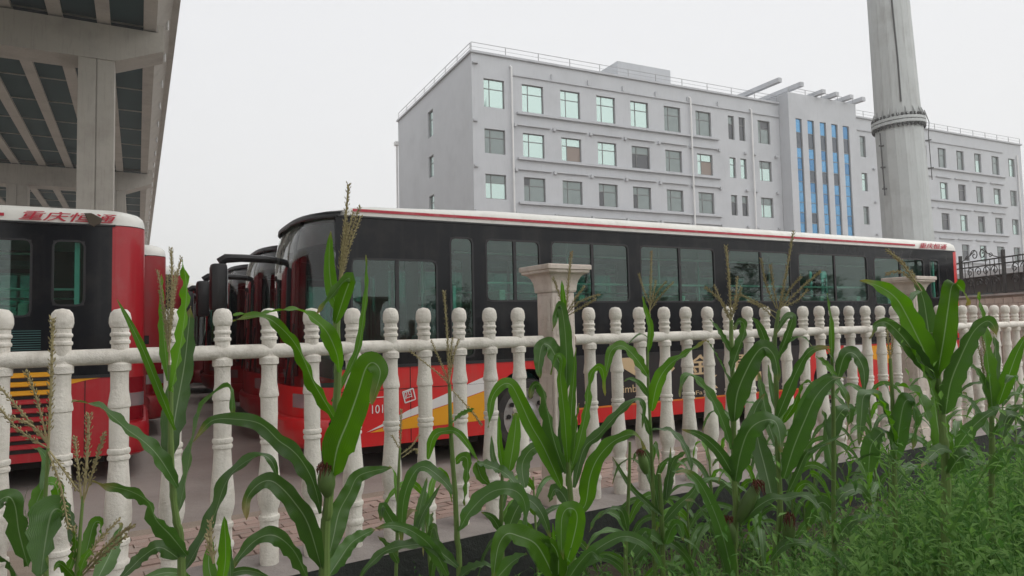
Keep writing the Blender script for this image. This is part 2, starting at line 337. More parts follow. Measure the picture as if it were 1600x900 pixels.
# the field in front
mb = MB(); N = 60; rows_ = []
for i in range(N+1):
    s = -22+i*46/N; r = []
    for k in range(25):
        off = -.30-(k/24.)**1.6*26
        p = fl(s, off, 0); r.append((p.x, p.y, -.36+.06*noise.noise(Vector((p.x*1.3, p.y*1.3, 0)))+.02*noise.noise(Vector((p.x*6, p.y*6, 3)))))
    rows_.append(r)
mb.grid(rows_); mb.build('field_soil', M['soil'], smooth=True, kind='structure')
# distant hills
mb = MB(); rows_ = []
for k, (dist, f_) in enumerate(((1250, 0.), (1500, 1.), (1900, 0.))):
    r = []
    for i in range(61):
        az_ = R(-75+i*2.5); h = 60+120*max(0, noise.noise(Vector((i*.16+2.2, 1.7, 0)))+.45)*(1.25 if az_ < R(-24) else .75)
        r.append((math.sin(az_)*dist, math.cos(az_)*dist, -5+h*f_))
    rows_.append(r)
mb.grid(rows_); mb.build('hills', M['hill'], smooth=True, kind='structure')

# ------------------------------------------------------------------ balustrade fence
def lerp(a, b, k): return a+(b-a)*k
prof = [(.060,.12),(.062,.16),(.060,.27),(.060,.274),(.068,.281),(.0705,.296),(.068,.313),(.060,.322),(.058,.326),(.060,.402),(.060,.406),(.067,.411),(.0685,.424),(.066,.437),(.057,.442),(.054,.452),(.054,.470),(.066,.505),(.074,.545),(.0755,.59),(.071,.66),(.064,.74),(.0575,.82),(.053,.89),(.0525,.904),(.0525,.909),(.060,.913),(.062,.924),(.0595,.935),(.0545,.939),(.0545,.946),(.061,.950),(.0635,.962),(.061,.976),(.053,.981),
        (.055,1.10),(.055,1.215),(.055,1.220),(.0615,1.226),(.063,1.240),(.061,1.252),(.056,1.285),(.050,1.325),(.0495,1.42),(.051,1.43),(.051,1.438),(.0625,1.445),(.0625,1.485),(.049,1.50),(.0475,1.59),(.0475,1.604),(.054,1.609),(.0555,1.618),(.054,1.627),(.0475,1.632),(.0475,1.650),(.0535,1.655),(.0555,1.664),(.0535,1.673),(.0475,1.678),(.0475,1.704),(.054,1.709),(.0605,1.735),(.0595,1.765),(.053,1.795),(.036,1.815),(.0,1.822)]
balusters = []
for v in range(3):
    b = MB(); b.lathe([(r*(1+.015*math.sin(z*7+v*2)), z) for r, z in prof[:-1]]+[(.004, 1.822)], 20, ph=v*.5)
    b.v = [(x+.0018*noise.noise(Vector((x*8, y*8, z*6+v*9))), y+.0018*noise.noise(Vector((x*8+5, y*8, z*6+v*9))), z) for x, y, z in b.v]
    balusters.append(b.mesh('baluster', M['fence'], smooth=True))
def bay(name, label, s0, s1, posts, g='concrete baluster fence bays'):
    root = empty(name, fl((s0+s1)/2, 0, .12), 0, label, 'fence', g); base = root.location
    for s in posts:
        p = fl(s, random.uniform(-.004, .004), 0)-Vector((base.x, base.y, .12)); o = obj('baluster', random.choice(balusters), root, p, random.uniform(0, 6.28))
        o.rotation_euler[0] = random.uniform(-.006, .006); o.rotation_euler[1] = random.uniform(-.006, .006)
    n = max(2, int(abs(s1-s0)/.12)); pts = []
    for i in range(n+1):
        s = lerp(s0, s1, i/n); p = fl(s, -.012, 1.532+.003*noise.noise(Vector((s*2, 0, 0))))-base; pts.append(p)
    rail = MB(); rail.tube(pts, [.0475+.0025*noise.noise(Vector((i*.7, 4, s0))) for i in range(n+1)], 14); rail.build('hand_rail', M['fence'], root, smooth=True)
    return root
bay('baluster_fence', 'pale concrete baluster fence bay left of the near pillar, behind the tall corn at left', -6.9, -.17, [-2.457+.2945*k for k in range(-14, 8)])
bay('baluster_fence', 'pale concrete baluster fence bay between the two capped pillars, in front of the bus', .17, 5.32, [.363+.2975*k for k in range(17)])
bay('baluster_fence', 'pale concrete baluster fence bay right of the far pillar, below the iron railing', 5.68, 12.5, [5.86+.2975*k for k in range(23)])
def pillar(s, label):
    yaw = FY2 if s > 0 else (FY1+FY2)/2
    root = empty('fence_pillar', fl(s, 0, .12), yaw, label, 'pillar', 'capped fence pillars')
    h = .118
    sh = MB(); sh.box(-h, h, -h, h, 0, 1.83); sh.build('shaft', M['pillar'], root, bevel=.012)
    pl = MB(); pl.box(-.155, .155, -.155, .155, .0, .16); pl.build('plinth', M['pillar'], root, bevel=.01)
    # raised stone facing slabs on each side, rock-faced
    for k in range(4):
        for z0, z1 in ((.19, .62), (.65, 1.10), (1.13, 1.42), (1.45, 1.80)):
            f = MB(); n = 6; rows_ = []
            for i in range(n+1):
                r = []
                for j in range(n+1):
                    x = lerp(-.088, .088, i/n); z = lerp(z0, z1, j/n); e = 0 if i in (0, n) or j in (0, n) else 1
                    y = -h-.004-(.006+.022*abs(noise.noise(Vector((x*7+k*3, z*6, s)))))*e
                    r.append((x, y, z))
                rows_.append(r)
            f.grid(rows_); o = f.build('facing_stone', M['pillar'], root, smooth=True); o.rotation_euler = (0, 0, k*math.pi/2)
    c = MB(); q = math.sqrt(2)
    cav = [(.178,1.83),(.188,1.85),(.188,1.868)]+[(.19+.105*(1-math.cos(t*math.pi/12)), 1.868+.125*math.sin(t*math.pi/12)) for t in range(1, 7)]+[(.302,2.0),(.302,2.018),(.322,2.022),(.322,2.058),(.316,2.064)]
    c.lathe([(r*.715*q, z) for r, z in cav], 4, ph=math.pi/4); c.build('capital', M['pillar'], root, bevel=.004)
    return root
pillar(0, 'square stone pillar with flared cap between the left and middle fence bays')
pillar(5.5, 'square stone pillar with flared cap behind the bright tall corn at right')
# ------------------------------------------------------------------ buses
BY = R(28.586); BD = Vector((math.cos(BY), math.sin(BY), 0)); BN = Vector((-BD.y, BD.x, 0)); BP = Vector((-2.117, 7.781, 0))
BW = 2.5; RC = 12.55          # where the rear corner starts to round
def text_mesh(body, size, m, depth=.0, shear=0., ext=.0015):
    cu = bpy.data.curves.new('lettering', 'FONT'); cu.body = body; cu.size = size; cu.shear = shear; cu.extrude = ext; cu.align_x = 'LEFT'; cu.resolution_u = 3
    o = bpy.data.objects.new('tmp', cu); COL.objects.link(o); dg = bpy.context.evaluated_depsgraph_get(); dg.update()
    me = bpy.data.meshes.new_from_object(o.evaluated_get(dg)); bpy.data.objects.remove(o); bpy.data.curves.remove(cu); me.materials.clear(); me.materials.append(m); return me
def lettering(body, x, z, size, m, parent, wide=1., tall=1., shear=0., y=-.009, tilt=0., bold=0.):
    """flat letters on the bus side: x runs to the rear, letters read from front to rear"""
    me = text_mesh(body, size, m, shear=shear)
    if bold:
        bm = bmesh.new(); bm.from_mesh(me); bmesh.ops.translate(bm, vec=(bold, bold*.6, .0004), verts=bm.verts); bm2 = bmesh.new(); bm2.from_mesh(me); tmp = bpy.data.meshes.new('t'); bm.to_mesh(tmp); bm2.from_mesh(tmp); bm2.to_mesh(me); bm.free(); bm2.free(); bpy.data.meshes.remove(tmp)
    o = obj('lettering', me, parent, (x, y, z)); o.rotation_euler = (math.pi/2, tilt, 0); o.scale = (wide, tall, 1); return o
def plan(z, inset=0.):
    """outline of the body seen from above: front bulges, corners rounded"""
    k = 0. if z < 2.6 else min(1., (z-2.6)/.6)
    pts = []; nose = -.30+.20*k*k+.05*max(0, (z-1.3)/2); nf = 14
    for i in range(nf+1):                                   # front, right to left
        y = BW*(1-i/nf); u = (y-BW/2)/(BW/2); x = nose+(.30)*abs(u)**3.2+.10*abs(u)**10
        pts.append((x+inset, min(max(y, inset), BW-inset)))
    for i in range(1, 7): pts.append((.12+(RC-.12)*i/6, inset))     # left side
    for i in range(1, 9):                                   # rear left corner to rear right
        g = i/8*math.pi/2; pts.append((RC+.30*math.sin(g)-inset*math.sin(g), .30-.30*math.cos(g)+inset*math.cos(g)))
    for i in range(0, 9):
        g = i/8*math.pi/2; pts.append((RC+.30*math.cos(g)-inset*math.cos(g), BW-.30+.30*math.sin(g)-inset*math.sin(g)))
    for i in range(1, 6): pts.append((RC+(.12-RC)*i/6, BW-inset))
    return pts
NF = 15
WX, RX, WR, AR = 2.62, 8.75, .49, .61     # axles, wheel and arch radius
def arch_cut(x0, x1, z0, z1):
    """side skin between x0..x1, z0..z1 with the two wheel arches taken out, as strips"""
    out = []; n = int((x1-x0)/.06)+1
    for i in range(n):
        a, b = x0+(x1-x0)*i/n, x0+(x1-x0)*(i+1)/n
        def low(x):
            z = z0
            for c in (WX, RX):
                if abs(x-c) < AR: z = max(z, .50+math.sqrt(AR*AR-(x-c)**2))
            return min(z, z1)
        out.append((a, b, low(a), low(b)))
    return out
WINDOWS = [(.305, 1.36, 1.44, 2.495, 'cab'), (1.55, 1.855, 1.30, 2.795, 'slim'), (2.045, 2.84, 2.0, 2.79, 'w'), (3.03, 4.325, 1.985, 2.80, 'w'), (4.55, 6.0, 1.985, 2.80, 'w'), (6.30, 7.72, 1.985, 2.80, 'w'), (7.93, 9.76, 1.985, 2.80, 'w'), (9.97, 11.50, 1.93, 2.79, 'w'), (11.70, 12.0, 2.05, 2.79, 'tail')]
def make_bus(full=True, rc=12.55, red='red'):
    global RC
    RC = rc; RD = M[red]
    root = empty('city_bus', (0, 0, 0))
    Z0, ZB, ZG = .32, 1.23, 2.985
    # lower skin, left side with wheel arches; front bumper and rear go round
    b = MB()
    for (a, c, la, lc) in arch_cut(.12, RC, Z0, ZB): b.quad((a, 0, la), (c, 0, lc), (c, 0, ZB), (a, 0, ZB))
    for (a, c, la, lc) in arch_cut(.12, RC, Z0, ZB): b.quad((a, BW, la), (c, BW, lc), (c, BW, ZB), (a, BW, ZB))
    n_rear = range(NF+6-1, NF+6+17)
    levels = [Z0, .5, .85, ZB]
    b.grid([[(*plan(z)[i], z) for i in list(range(NF+5, NF+23))] for z in levels+[1.8, 2.4, ZG]])
    for i in range(6):                                     # underside
        b.quad((.1+i*2.08, .02, Z0+.0), (.1+(i+1)*2.08, .02, Z0), (.1+(i+1)*2.08, BW-.02, Z0), (.1+i*2.08, BW-.02, Z0))
    b.build('body_panel', RD, root, smooth=True)
    # dark frame of the chassis
    u = MB(); u.box(.3, WX-.62, .25, 2.25, .2, .34); u.box(WX+.62, RX-.62, .2, 2.3, .2, .34); u.box(RX+.62, 12.2, .2, 2.3, .22, .34); u.build('chassis', M['under'], root)
    for c in (WX, RX):
        for y0, y1 in ((.002, .5), (BW-.5, BW-.002)):
            a = MB(); n = 16
            rows_ = [[(c-AR*math.cos(math.pi*i/n), y, .50+AR*math.sin(math.pi*i/n)) for i in range(n+1)] for y in (y0, y1)]
            a.grid(rows_); a.build('wheel_arch', M['under'], root, smooth=True)
    # front: bumper, panel below the screen
    fr = MB(); idx = list(range(0, NF))
    fr.grid([[(plan(z)[i][0]-e, plan(z)[i][1], z) for i in idx] for z, e in ((.30,-.06),(.34,.0),(.40,.05),(.62,.075),(.66,.05),(.67,.012))]); fr.build('front_bumper', RD, root, smooth=True)
    fp_ = MB(); fp_.grid([[(*plan(z)[i], z) for i in idx] for z in (.66,.85,.96,1.02)]); fp_.build('front_panel', RD, root, smooth=True)
    hl = MB()
    for ys in ((.16, .42), (BW-.42, BW-.16)):
        pts = [p for p in plan(.9) if ys[0]-.01 <= p[1] <= ys[1]+.12 and p[0] < .4]
        hl = MB(); hl.grid([[(x-.012, y, z) for x, y in pts] for z in (.78, .80, .92, .94)]); hl.build('headlight', M['lens'], root, smooth=True)
    # windscreen: one great curved pane from the panel up to the roof
    ws = MB(); lv = [1.02, 1.35, 1.7, 2.05, 2.4, 2.7, 2.88, 2.99]
    ws.grid([[(*plan(z)[i], z) for i in idx] for z in lv]); ws.build('windscreen', M['wind'], root, smooth=True)
    for i in (0, 4, 10, 14):                              # corner pillars and dividers behind the glass
        wb = MB(); wb.tube([(plan(z)[i][0]+.05, min(max(plan(z)[i][1], .05), BW-.05), z) for z in lv], .035 if i in (0, 14) else .022, 6)
        wb.build('screen_pillar', M['black'], root, smooth=True)
    db = MB(); db.grid([[(plan(2.78)[i][0]+e, min(max(plan(2.78)[i][1], .03), BW-.03), z) for i in idx] for z, e in ((2.66, .30), (2.68, .12), (2.92, .10))]); db.build('destination_board', M['black'], root, smooth=True)
    da = MB(); da.box(.1, .75, .12, BW-.9, 1.10, 1.34); da.box(.45, .75, .3, 1.1, 1.3, 1.48); da.build('dashboard', M['black'], root, bevel=.03)
    sw = MB(); c0 = Vector((.93, .62, 1.52)); ax = Vector((-.5, 0, .86)).normalized(); a1 = ax.orthogonal().normalized(); a2 = ax.cross(a1)
    sw.tube([c0+(a1*math.cos(t*math.pi/10)+a2*math.sin(t*math.pi/10))*.23 for t in range(21)], .016, 6, cap=False); sw.bar(c0, (.72, .62, 1.3), .05); sw.build('steering_wheel', M['black'], root, smooth=True)
    # window band: black glazed walls with real openings
    for side in (0, 1):
        y0, y1 = (0, .05) if side == 0 else (BW-.05, BW)
        xs = sorted({.12, RC-.03}|{w_[0] for w_ in WINDOWS}|{w_[1] for w_ in WINDOWS}); b = MB(); zs = sorted({ZB, ZG}|{w_[2] for w_ in WINDOWS}|{w_[3] for w_ in WINDOWS})
        for i in range(len(xs)-1):
            cx = (xs[i]+xs[i+1])/2; w_ = next((q for q in WINDOWS if q[0] < cx < q[1]), None)
            if w_ is None: b.box(xs[i], xs[i+1], y0, y1, ZB, ZG)
            else: b.box(xs[i], xs[i+1], y0, y1, ZB, w_[2]); b.box(xs[i], xs[i+1], y0, y1, w_[3], ZG)
        band = b.build('window_band', M['band'], root)
        b = MB(); b.box(RC-.03, RC, y0, y1, ZB, ZG); b.build('tail_pillar', RD, root)
        for (a, c, z0, z1, kind) in WINDOWS:
            yg = .016 if side == 0 else BW-.016
            g = MB(); r = .07; poly = []
            for (cx, cz, g0) in ((c-r, z1-r, 0), (a+r, z1-r, 90), (a+r, z0+r, 180), (c-r, z0+r, 270)):
                for k in range(5): gg = R(g0+k*22.5); poly.append((cx+r*math.cos(gg), cz+r*math.sin(gg)))
            g.prism(poly, lambda p, q, d: (p, d, q), yg-.003, yg+.003); win = g.build('window_pane', M['glass'], root)
            f = MB()                                        # rubber surround and sliding-sash bars; rounded corner fillets
            e = .012; yy0, yy1 = (-.006, .03) if side == 0 else (BW-.03, BW+.006)
            for q0, q1 in zip(poly, poly[1:]+poly[:1]):
                f.bar((q0[0], (yy0+yy1)/2, q0[1]), (q1[0], (yy0+yy1)/2, q1[1]), .022, .03, upv=(0, 1, 0))
            for (cx, cz, sx, sz_) in ((a, z0, 1, 1), (c, z0, -1, 1), (a, z1, 1, -1), (c, z1, -1, -1)):
                arc = [(cx+sx*(r-r*math.cos(R(t))), cz+sz_*(r-r*math.sin(R(t)))) for t in (0, 22.5, 45, 67.5, 90)]
                f.prism([(cx, cz)]+arc, lambda p, q, d: (p, d, q), yg-.012, yg+.012)
            if kind in ('w', 'cab') and c-a > .6:
                m_ = (a+c)/2+(.02 if kind == 'w' else .02); f.box(m_-.022, m_+.022, yy0+.004, yy1, z0+.01, z1-.01)
            f.build('window_frame', M['black'], win)
    # gutter moulding under the roof
    gm = MB(); gm.box(.14, RC, -.016, .03, ZG-.012, ZG+.012); gm.box(.14, RC, BW-.03, BW+.016, ZG-.012, ZG+.012); gm.build('gutter', M['black'], root, bevel=.004)
    # roof: white coving and top
    rf = MB(); sec = [(ZG+.01, .0), (3.05, .004), (3.11, .02), (3.155, .06), (3.185, .13), (3.205, .30), (3.215, .7)]
    def rp(i, z, ins):
        x, y = plan(2.98)[i]; cx, cy = 6.3, BW/2
        if i < NF: x = x+ins*1.15+(z-2.98)*.25; z = 2.995+(z-2.995)*(.40+.60*min(1, max(0, x/.9)) if x > -1 else .4)
        elif x > RC-.1: x = x-ins*1.1*min(1, (x-RC+.1)/.2)
        y = y+(ins if y < cy else -ins) if abs(y-cy) > ins else cy
        return (x, y, z)
    rf.grid([[rp(i, z, e) for i in range(len(plan(2.9)))] for z, e in sec], close=True)
    n0 = len(rf.v); m_ = len(plan(2.9)); rf.f.append(tuple(n0-m_+i for i in range(m_)))
    roof = rf.build('roof', M['white'], root, smooth=True)
    ft = MB(); ft.grid([[(plan(2.9)[i][0]-e, min(max(plan(2.9)[i][1], -.012), BW+.012), z) for i in idx] for z, e in ((2.965, .010), (2.98, .018), (3.02, .012), (3.045, -.02), (3.06, -.08))]); ft.build('roof_front_edge', M['black'], roof, smooth=True)
    st = MB()
    for y, e in ((-.0085, -1), (BW+.0085, 1)): st.box(.32, 11.25, y-.0025 if e > 0 else y, y if e > 0 else y+.0025, 3.045, 3.078)
    st.build('roof_stripe', M['lettering'], roof)
    # wheels
    wheel_parts = []
    for c in (WX, RX):
        for y, s in ((.02, 1), (BW-.02, -1)):
            t = MB(); tp = [(WR-.13, 0), (WR-.03, .0), (WR, .05), (WR, .23), (WR-.03, .28), (WR-.13, .28)]; n = 28
            t.grid([[(c+r*math.cos(2*math.pi*k/n), y+s*d, .50+r*math.sin(2*math.pi*k/n)) for k in range(n)] for r, d in tp], close=True); wh = t.build('wheel', M['rubber'], root, smooth=True)
            r_ = MB(); rp_ = [(WR-.125, .0), (WR-.15, .012), (WR-.17, .06), (.20, .07), (.17, .02), (.12, -.01), (.10, -.035), (.02, -.04)]
            r_.grid([[(c+q*math.cos(2*math.pi*k/n), y+s*(d+.01), .50+q*math.sin(2*math.pi*k/n)) for k in range(n)] for q, d in rp_], close=True); r_.build('rim', M['rim'], wh, smooth=True)
            hh = MB()
            for k in range(10):
                g = 2*math.pi*k/10; cx, cz = c+.255*math.cos(g), .5+.255*math.sin(g); hh.lathe([(.032, 0), (.032, .012)], 8)
                hh.v[-16:] = [(cx+vx, y+s*(.062-vz), cz+vy) for vx, vy, vz in hh.v[-16:]]
            hh.build('rim_holes', M['under'], wh)
    # rear corner lamps
    for s, yb in ((0, 0), (1, BW)):
        pts = [p for p in plan(.9)[NF+5:NF+23] if abs(p[1]-yb) < .26 and p[0] > RC-.02]
        for z0, z1, m_ in ((1.02, 1.20, 'tail'), (.86, 1.015, 'lens'), (.70, .855, 'tail')):
            l = MB(); l.grid([[(x+.010, y+(-.006 if s == 0 else .006), z) for x, y in pts] for z in (z0, z1)]); l.build('tail_lamp', M[m_], root, smooth=True)
    rb = MB(); rb.grid([[(plan(z)[i][0]+e, plan(z)[i][1]+(-e*.4 if plan(z)[i][1] < 1 else e*.4), z) for i in range(NF+5, NF+23)] for z, e in ((.28, -.03), (.31, .03), (.40, .06), (.60, .065), (.66, .03), (.665, .0))]); rb.build('rear_bumper', RD, root, smooth=True)
    fh = MB(); fh.box(RC-.02, RC+.05, -.004, .03, 1.52, 1.66); fh.build('fuel_flap', M['band'], root)
    # mirror on the far front pillar
    mr = MB(); y = BW-.12
    mr.tube([(.06, y-.05, 2.66), (-.28, y-.04, 2.70), (-.60, y, 2.71), (-.80, y, 2.70), (-.88, y, 2.64)], [.045, .052, .055, .065, .065], 8)
    arm = mr.build('mirror_arm', M['black'], root, smooth=True)
    mh = MB(); mh.box(-1.0, -.79, y-.15, y+.15, 1.98, 2.62); mh.build('mirror_head', M['black'], arm, bevel=.05, smooth=True)
    gm2 = MB(); gm2.box(-.787, -.782, y-.10, y+.10, 2.07, 2.55); gm2.build('mirror_glass', M['lens'], arm)
    # wipers
    for y in (.75, 1.75):
        wp = MB(); x_ = min(p[0] for p in plan(1.2)[:NF] if abs(p[1]-y) < .12)-.03; wp.bar((x_, y, 1.05), (x_+.02, y-.45, 1.75), .02); wp.build('wiper', M['black'], root)
    # engine louvres low at the rear left
    for k in range(9):
        z = .46+k*.098; lv_ = MB(); lv_.prism([(-.002, z), (-.03, z+.012), (-.028, z+.052), (-.002, z+.062)], lambda a, c, d: (d, a, c), 10.92, 11.72); lv_.build('louvre', M['yellow'] if k > 5 else RD, root)
    bk = MB(); bk.box(10.90, 11.74, -.006, .0, .42, 1.40); bk.build('louvre_recess', M['under'], root)
    vg = MB()
    for k in range(10): vg.box(11.32, 11.60, -.014, -.004, 1.53+k*.026, 1.538+k*.026)
    vg.build('vent_grille', M['seat'], root)
    # skirt panel seams
    sm = MB()
    for x in (1.0, 3.4, 4.9, 6.4, 7.9, 9.55, 10.86, 12.02): sm.box(x-.004, x+.004, -.004, .002, Z0+.02, ZB-.01)
    sm.box(.14, 2.0, -.004, .002, .955, .963); sm.build('panel_seam', M['under'], root)
    tr = MB(); tr.box(.14, RC, -.012, .004, ZB-.015, ZB+.02); tr.build('belt_trim', M['black'], root)
    # interior: floor, ceiling, seats, rails
    it = MB(); it.box(.3, 12.2, .06, BW-.06, .86, .9); it.build('floor_panel', M['seat'], root)
    ce = MB(); ce.box(.5, 12.2, .06, BW-.06, 2.93, 2.96); ce.build('ceiling_panel', M['interior'], root)
    rr = MB(); rr.box(11.9, 11.95, .06, BW-.06, .9, 2.9); rr.build('rear_bulkhead', M['interior'], root)
    seat = MB(); seat.box(-.2, .22, 0, .44, .42, .52); seat.box(.18, .26, .0, .44, .45, 1.08); sme = seat.mesh('seat', M['seat'], bevel=.03, smooth=True)
    cov = MB(); cov.box(.172, .268, -.006, .446, .86, 1.10); cme = cov.mesh('seat_cover', M['seatcover'], bevel=.02)
    leg_ = MB(); leg_.box(-.05, .12, .1, .34, 0, .42); lme = leg_.mesh('seat_base', M['black'])
    for y in ((.10, .56, 1.50, 1.96) if full else (.10, 1.96)):
        for x in (2.1, 3.35, 4.3, 5.2, 6.6, 7.5, 8.4, 9.4, 10.3, 11.2):
            s_ = obj('seat', sme, root, (x, y, .98 if x > 2.5 else 1.05)); obj('seat_cover', cme, s_); obj('seat_base', lme, s_)
    ds = obj('driver_seat', sme, root, (1.35, .42, .98)); ds.scale = (1.1, 1.1, 1.05)
    for y in (.14, BW-.14):
        gr = MB(); gr.tube([(2.06, y, 2.24), (11.9, y, 2.24)], .014, 6); gr.build('grab_rail', M['grab'], root)
    for x in (1.75, 3.9, 5.7, 7.1, 8.95):
        for y in (.95, 1.5): po = MB(); po.tube([(x, y, .9), (x, y, 2.93)], .017, 6); po.build('grab_pole', M['grab'], root)
    hr = MB(); hr.tube([(2.0, .9, 2.72), (11.5, .9, 2.72)], .014, 6); hr.build('grab_rail', M['grab'], root)
    cb = MB(); cb.box(1.62, 1.66, .1, 1.1, .9, 2.2); cb.build('cab_partition', M['interior'], root)
    return root
def livery(root, advert=True, words=True):
    """printed bands, letters and advert on the near side; sheets a few millimetres proud"""
    def poly(name, pts, m, y=-.004, parent=root): p = MB(); p.prism(pts, lambda a, c, d: (a, d, c), y, y+.003); return p.build(name, m, parent)
    poly('white_band', [(.46, .485), (.97, .70), (1.45, .86), (1.99, 1.045), (1.99, .87), (1.45, .73), (.97, .62)], M['lwhite'])
    poly('yellow_band', [(.50, .478), (.97, .612), (1.45, .722), (1.99, .862), (1.99, .50)], M['yellow'], -.0042)
    poly('yellow_band', [(9.62, 1.18), (10.84, 1.18), (10.84, .72), (9.62, .98)], M['yellow'], -.0041)
    poly('white_band', [(9.0, 1.21), (9.62, 1.21), (9.62, 1.06), (9.0, 1.12)], M['lwhite'], -.0043)
    poly('yellow_band', [(11.76, 1.215), (12.18, 1.215), (12.02, 1.19), (11.76, 1.13)], M['yellow'], -.0044)
    if advert:
        poly('advert_panel', [(3.28, .545), (8.1, .545), (8.1, 1.215), (3.28, 1.215)], M['ad'], -.0045)
        poly('orange_line', [(3.28, .520), (8.1, .520), (8.1, .543), (3.28, .543)], M['orange'], -.0046)
        g = -.0085
        poly('gold_mark', [(4.08, 1.19), (4.42, 1.19), (4.62, .97), (4.62, .80), (4.10, 1.08)], M['gold'], g)
        poly('gold_mark', [(4.92, 1.17), (5.12, 1.0), (4.90, .84), (4.90, .93), (5.0, 1.0), (4.90, 1.08)], M['gold'], g)
        poly('gold_mark', [(5.86, .86), (5.74, .77), (5.88, .66), (5.97, .66), (5.85, .77), (5.96, .86)], M['gold'], g)
        lettering('imbo te', 4.14, .70, .17, M['gold'], root, 1.02, .9); lettering('金', 5.36, .90, .42, M['gold'], root, 1.2, .78, bold=.012)
        lettering('dlilin', 6.45, .72, .26, M['gold'], root, 1.6, .8, bold=.006); lettering('Fa  ti', 5.5, .585, .11, M['gold'], root, 1.5, .8)
        lettering('星', 6.15, .92, .38, M['gold'], root, 1.2, .74, bold=.012)
    if words:
        lettering('第一公', .44, .83, .125, M['lwhite'], root); lettering('1012', .50, .695, .14, M['lwhite'], root, .86); lettering('四', .925, .835, .105, M['lwhite'], root, tilt=R(-14))
        fr_ = [(.93, .79), (1.06, .825), (1.03, .955), (.90, .92)]; f = MB()
        for a, c in zip(fr_, fr_[1:]+fr_[:1]): f.bar((a[0], -.007, a[1]), (c[0], -.007, c[1]), .014, .004, upv=(0, 1, 0))
        f.build('number_frame', M['lwhite'], root)
    lettering('重庆恒通', 11.37, 3.02, .185, M['lettering'], root, 1.22, .62, shear=.28, y=-.012, bold=.006)
def place(root, along, perp, scale=1., dz=0.):
    p = BP+BD*along+BN*perp; root.location = (p.x, p.y, dz); root.rotation_euler = (0, 0, BY+random.uniform(-.004, .004) if perp > 1 else BY); root.scale = (scale,)*3
bus = make_bus(); livery(bus); place(bus, 0, 0)
tag(bus, 'red and black city bus parked side-on behind the fence, its front to the left', 'bus', 'parked city buses')
G = 'parked city buses'
SKIP = {'advert_panel', 'orange_line', 'gold_mark', 'lettering', 'white_band', 'number_frame', 'yellow_band', 'yellow_band', 'white_band', 'yellow_band'}
far_bus = make_bus(False, 12.30, 'redshaded')
names = ['second in the right-hand row, its mirror showing past the front bus', 'third in the right-hand row behind two other bus fronts', 'fourth in the right-hand row, only its dark nose in view', 'fifth in the right-hand row across the aisle', 'sixth in the right-hand row far down the aisle', 'last of the right-hand row at the far end of the aisle']
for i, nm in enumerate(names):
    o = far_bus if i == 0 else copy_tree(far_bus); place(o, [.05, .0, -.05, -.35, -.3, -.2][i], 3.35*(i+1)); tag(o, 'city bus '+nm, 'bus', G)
# the left-hand row: its tails to the aisle
LB = make_bus(True, 12.30, 'redold'); place(LB, -14.40, 1.32, 1.0); LB.scale = (1, 1, .982); tag(LB, 'red and black city bus at left edge, only its tail in view, torn roof lettering', 'bus', G)
livery(LB, False, False)
tp = MB(); tp.prism([(11.99, 3.115), (12.06, 3.12), (12.10, 3.10), (12.17, 3.06), (12.15, 3.0), (12.11, 2.985), (12.09, 2.96), (12.04, 2.99), (12.02, 3.04)], lambda a, c, d: (a, d, c), -.030, -.020); tp.build('torn_panel', M['bark'], LB)
lnames = ['second in the left-hand row, a strip of red tail behind the nearest', 'third in the left-hand row, tail corner behind the corn tassel', 'fourth in the left-hand row at the far end']
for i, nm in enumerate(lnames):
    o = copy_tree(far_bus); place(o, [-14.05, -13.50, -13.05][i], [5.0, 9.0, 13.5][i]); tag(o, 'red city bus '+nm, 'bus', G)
# ------------------------------------------------------------------ office building
QY = R(26.27); QO = Vector((-2.578, 48.913, 0))
bld = empty('office_building', QO, QY, 'long pale grey five-storey building with blue glass strips on its stair tower', 'building')
ROWS = [(17.83, 19.95), (14.40, 16.22), (11.06, 12.87), (7.81, 9.60), (4.45, 6.25), (1.1, 2.9)]
PROF = 21.72
def holes_wall(name, u0, u1, z0, z1, holes, fn, depth=.22):
    """wall skin with real openings and their reveals; fn(u, z, d) -> local xyz, d inwards"""
    us = sorted({u0, u1}|{q for h in holes for q in h[:2]}); zs = sorted({z0, z1}|{q for h in holes for q in h[2:4]}); m = MB()
    def hole(a, c): return any(h[0] <= a <= h[1] and h[2] <= c <= h[3] for h in holes)
    for i in range(len(us)-1):
        run = None
        for k in range(len(zs)-1):
            if not hole((us[i]+us[i+1])/2, (zs[k]+zs[k+1])/2):
                m.quad(fn(us[i], zs[k], 0), fn(us[i+1], zs[k], 0), fn(us[i+1], zs[k+1], 0), fn(us[i], zs[k+1], 0))
    for a, c, p, q in [h[:4] for h in holes]:
        for (e, f), (g, h2) in (((a, p), (c, p)), ((c, p), (c, q)), ((c, q), (a, q)), ((a, q), (a, p))): m.quad(fn(e, f, 0), fn(g, h2, 0), fn(g, h2, depth), fn(e, f, depth))
    return m.build(name, M['grey'], bld)
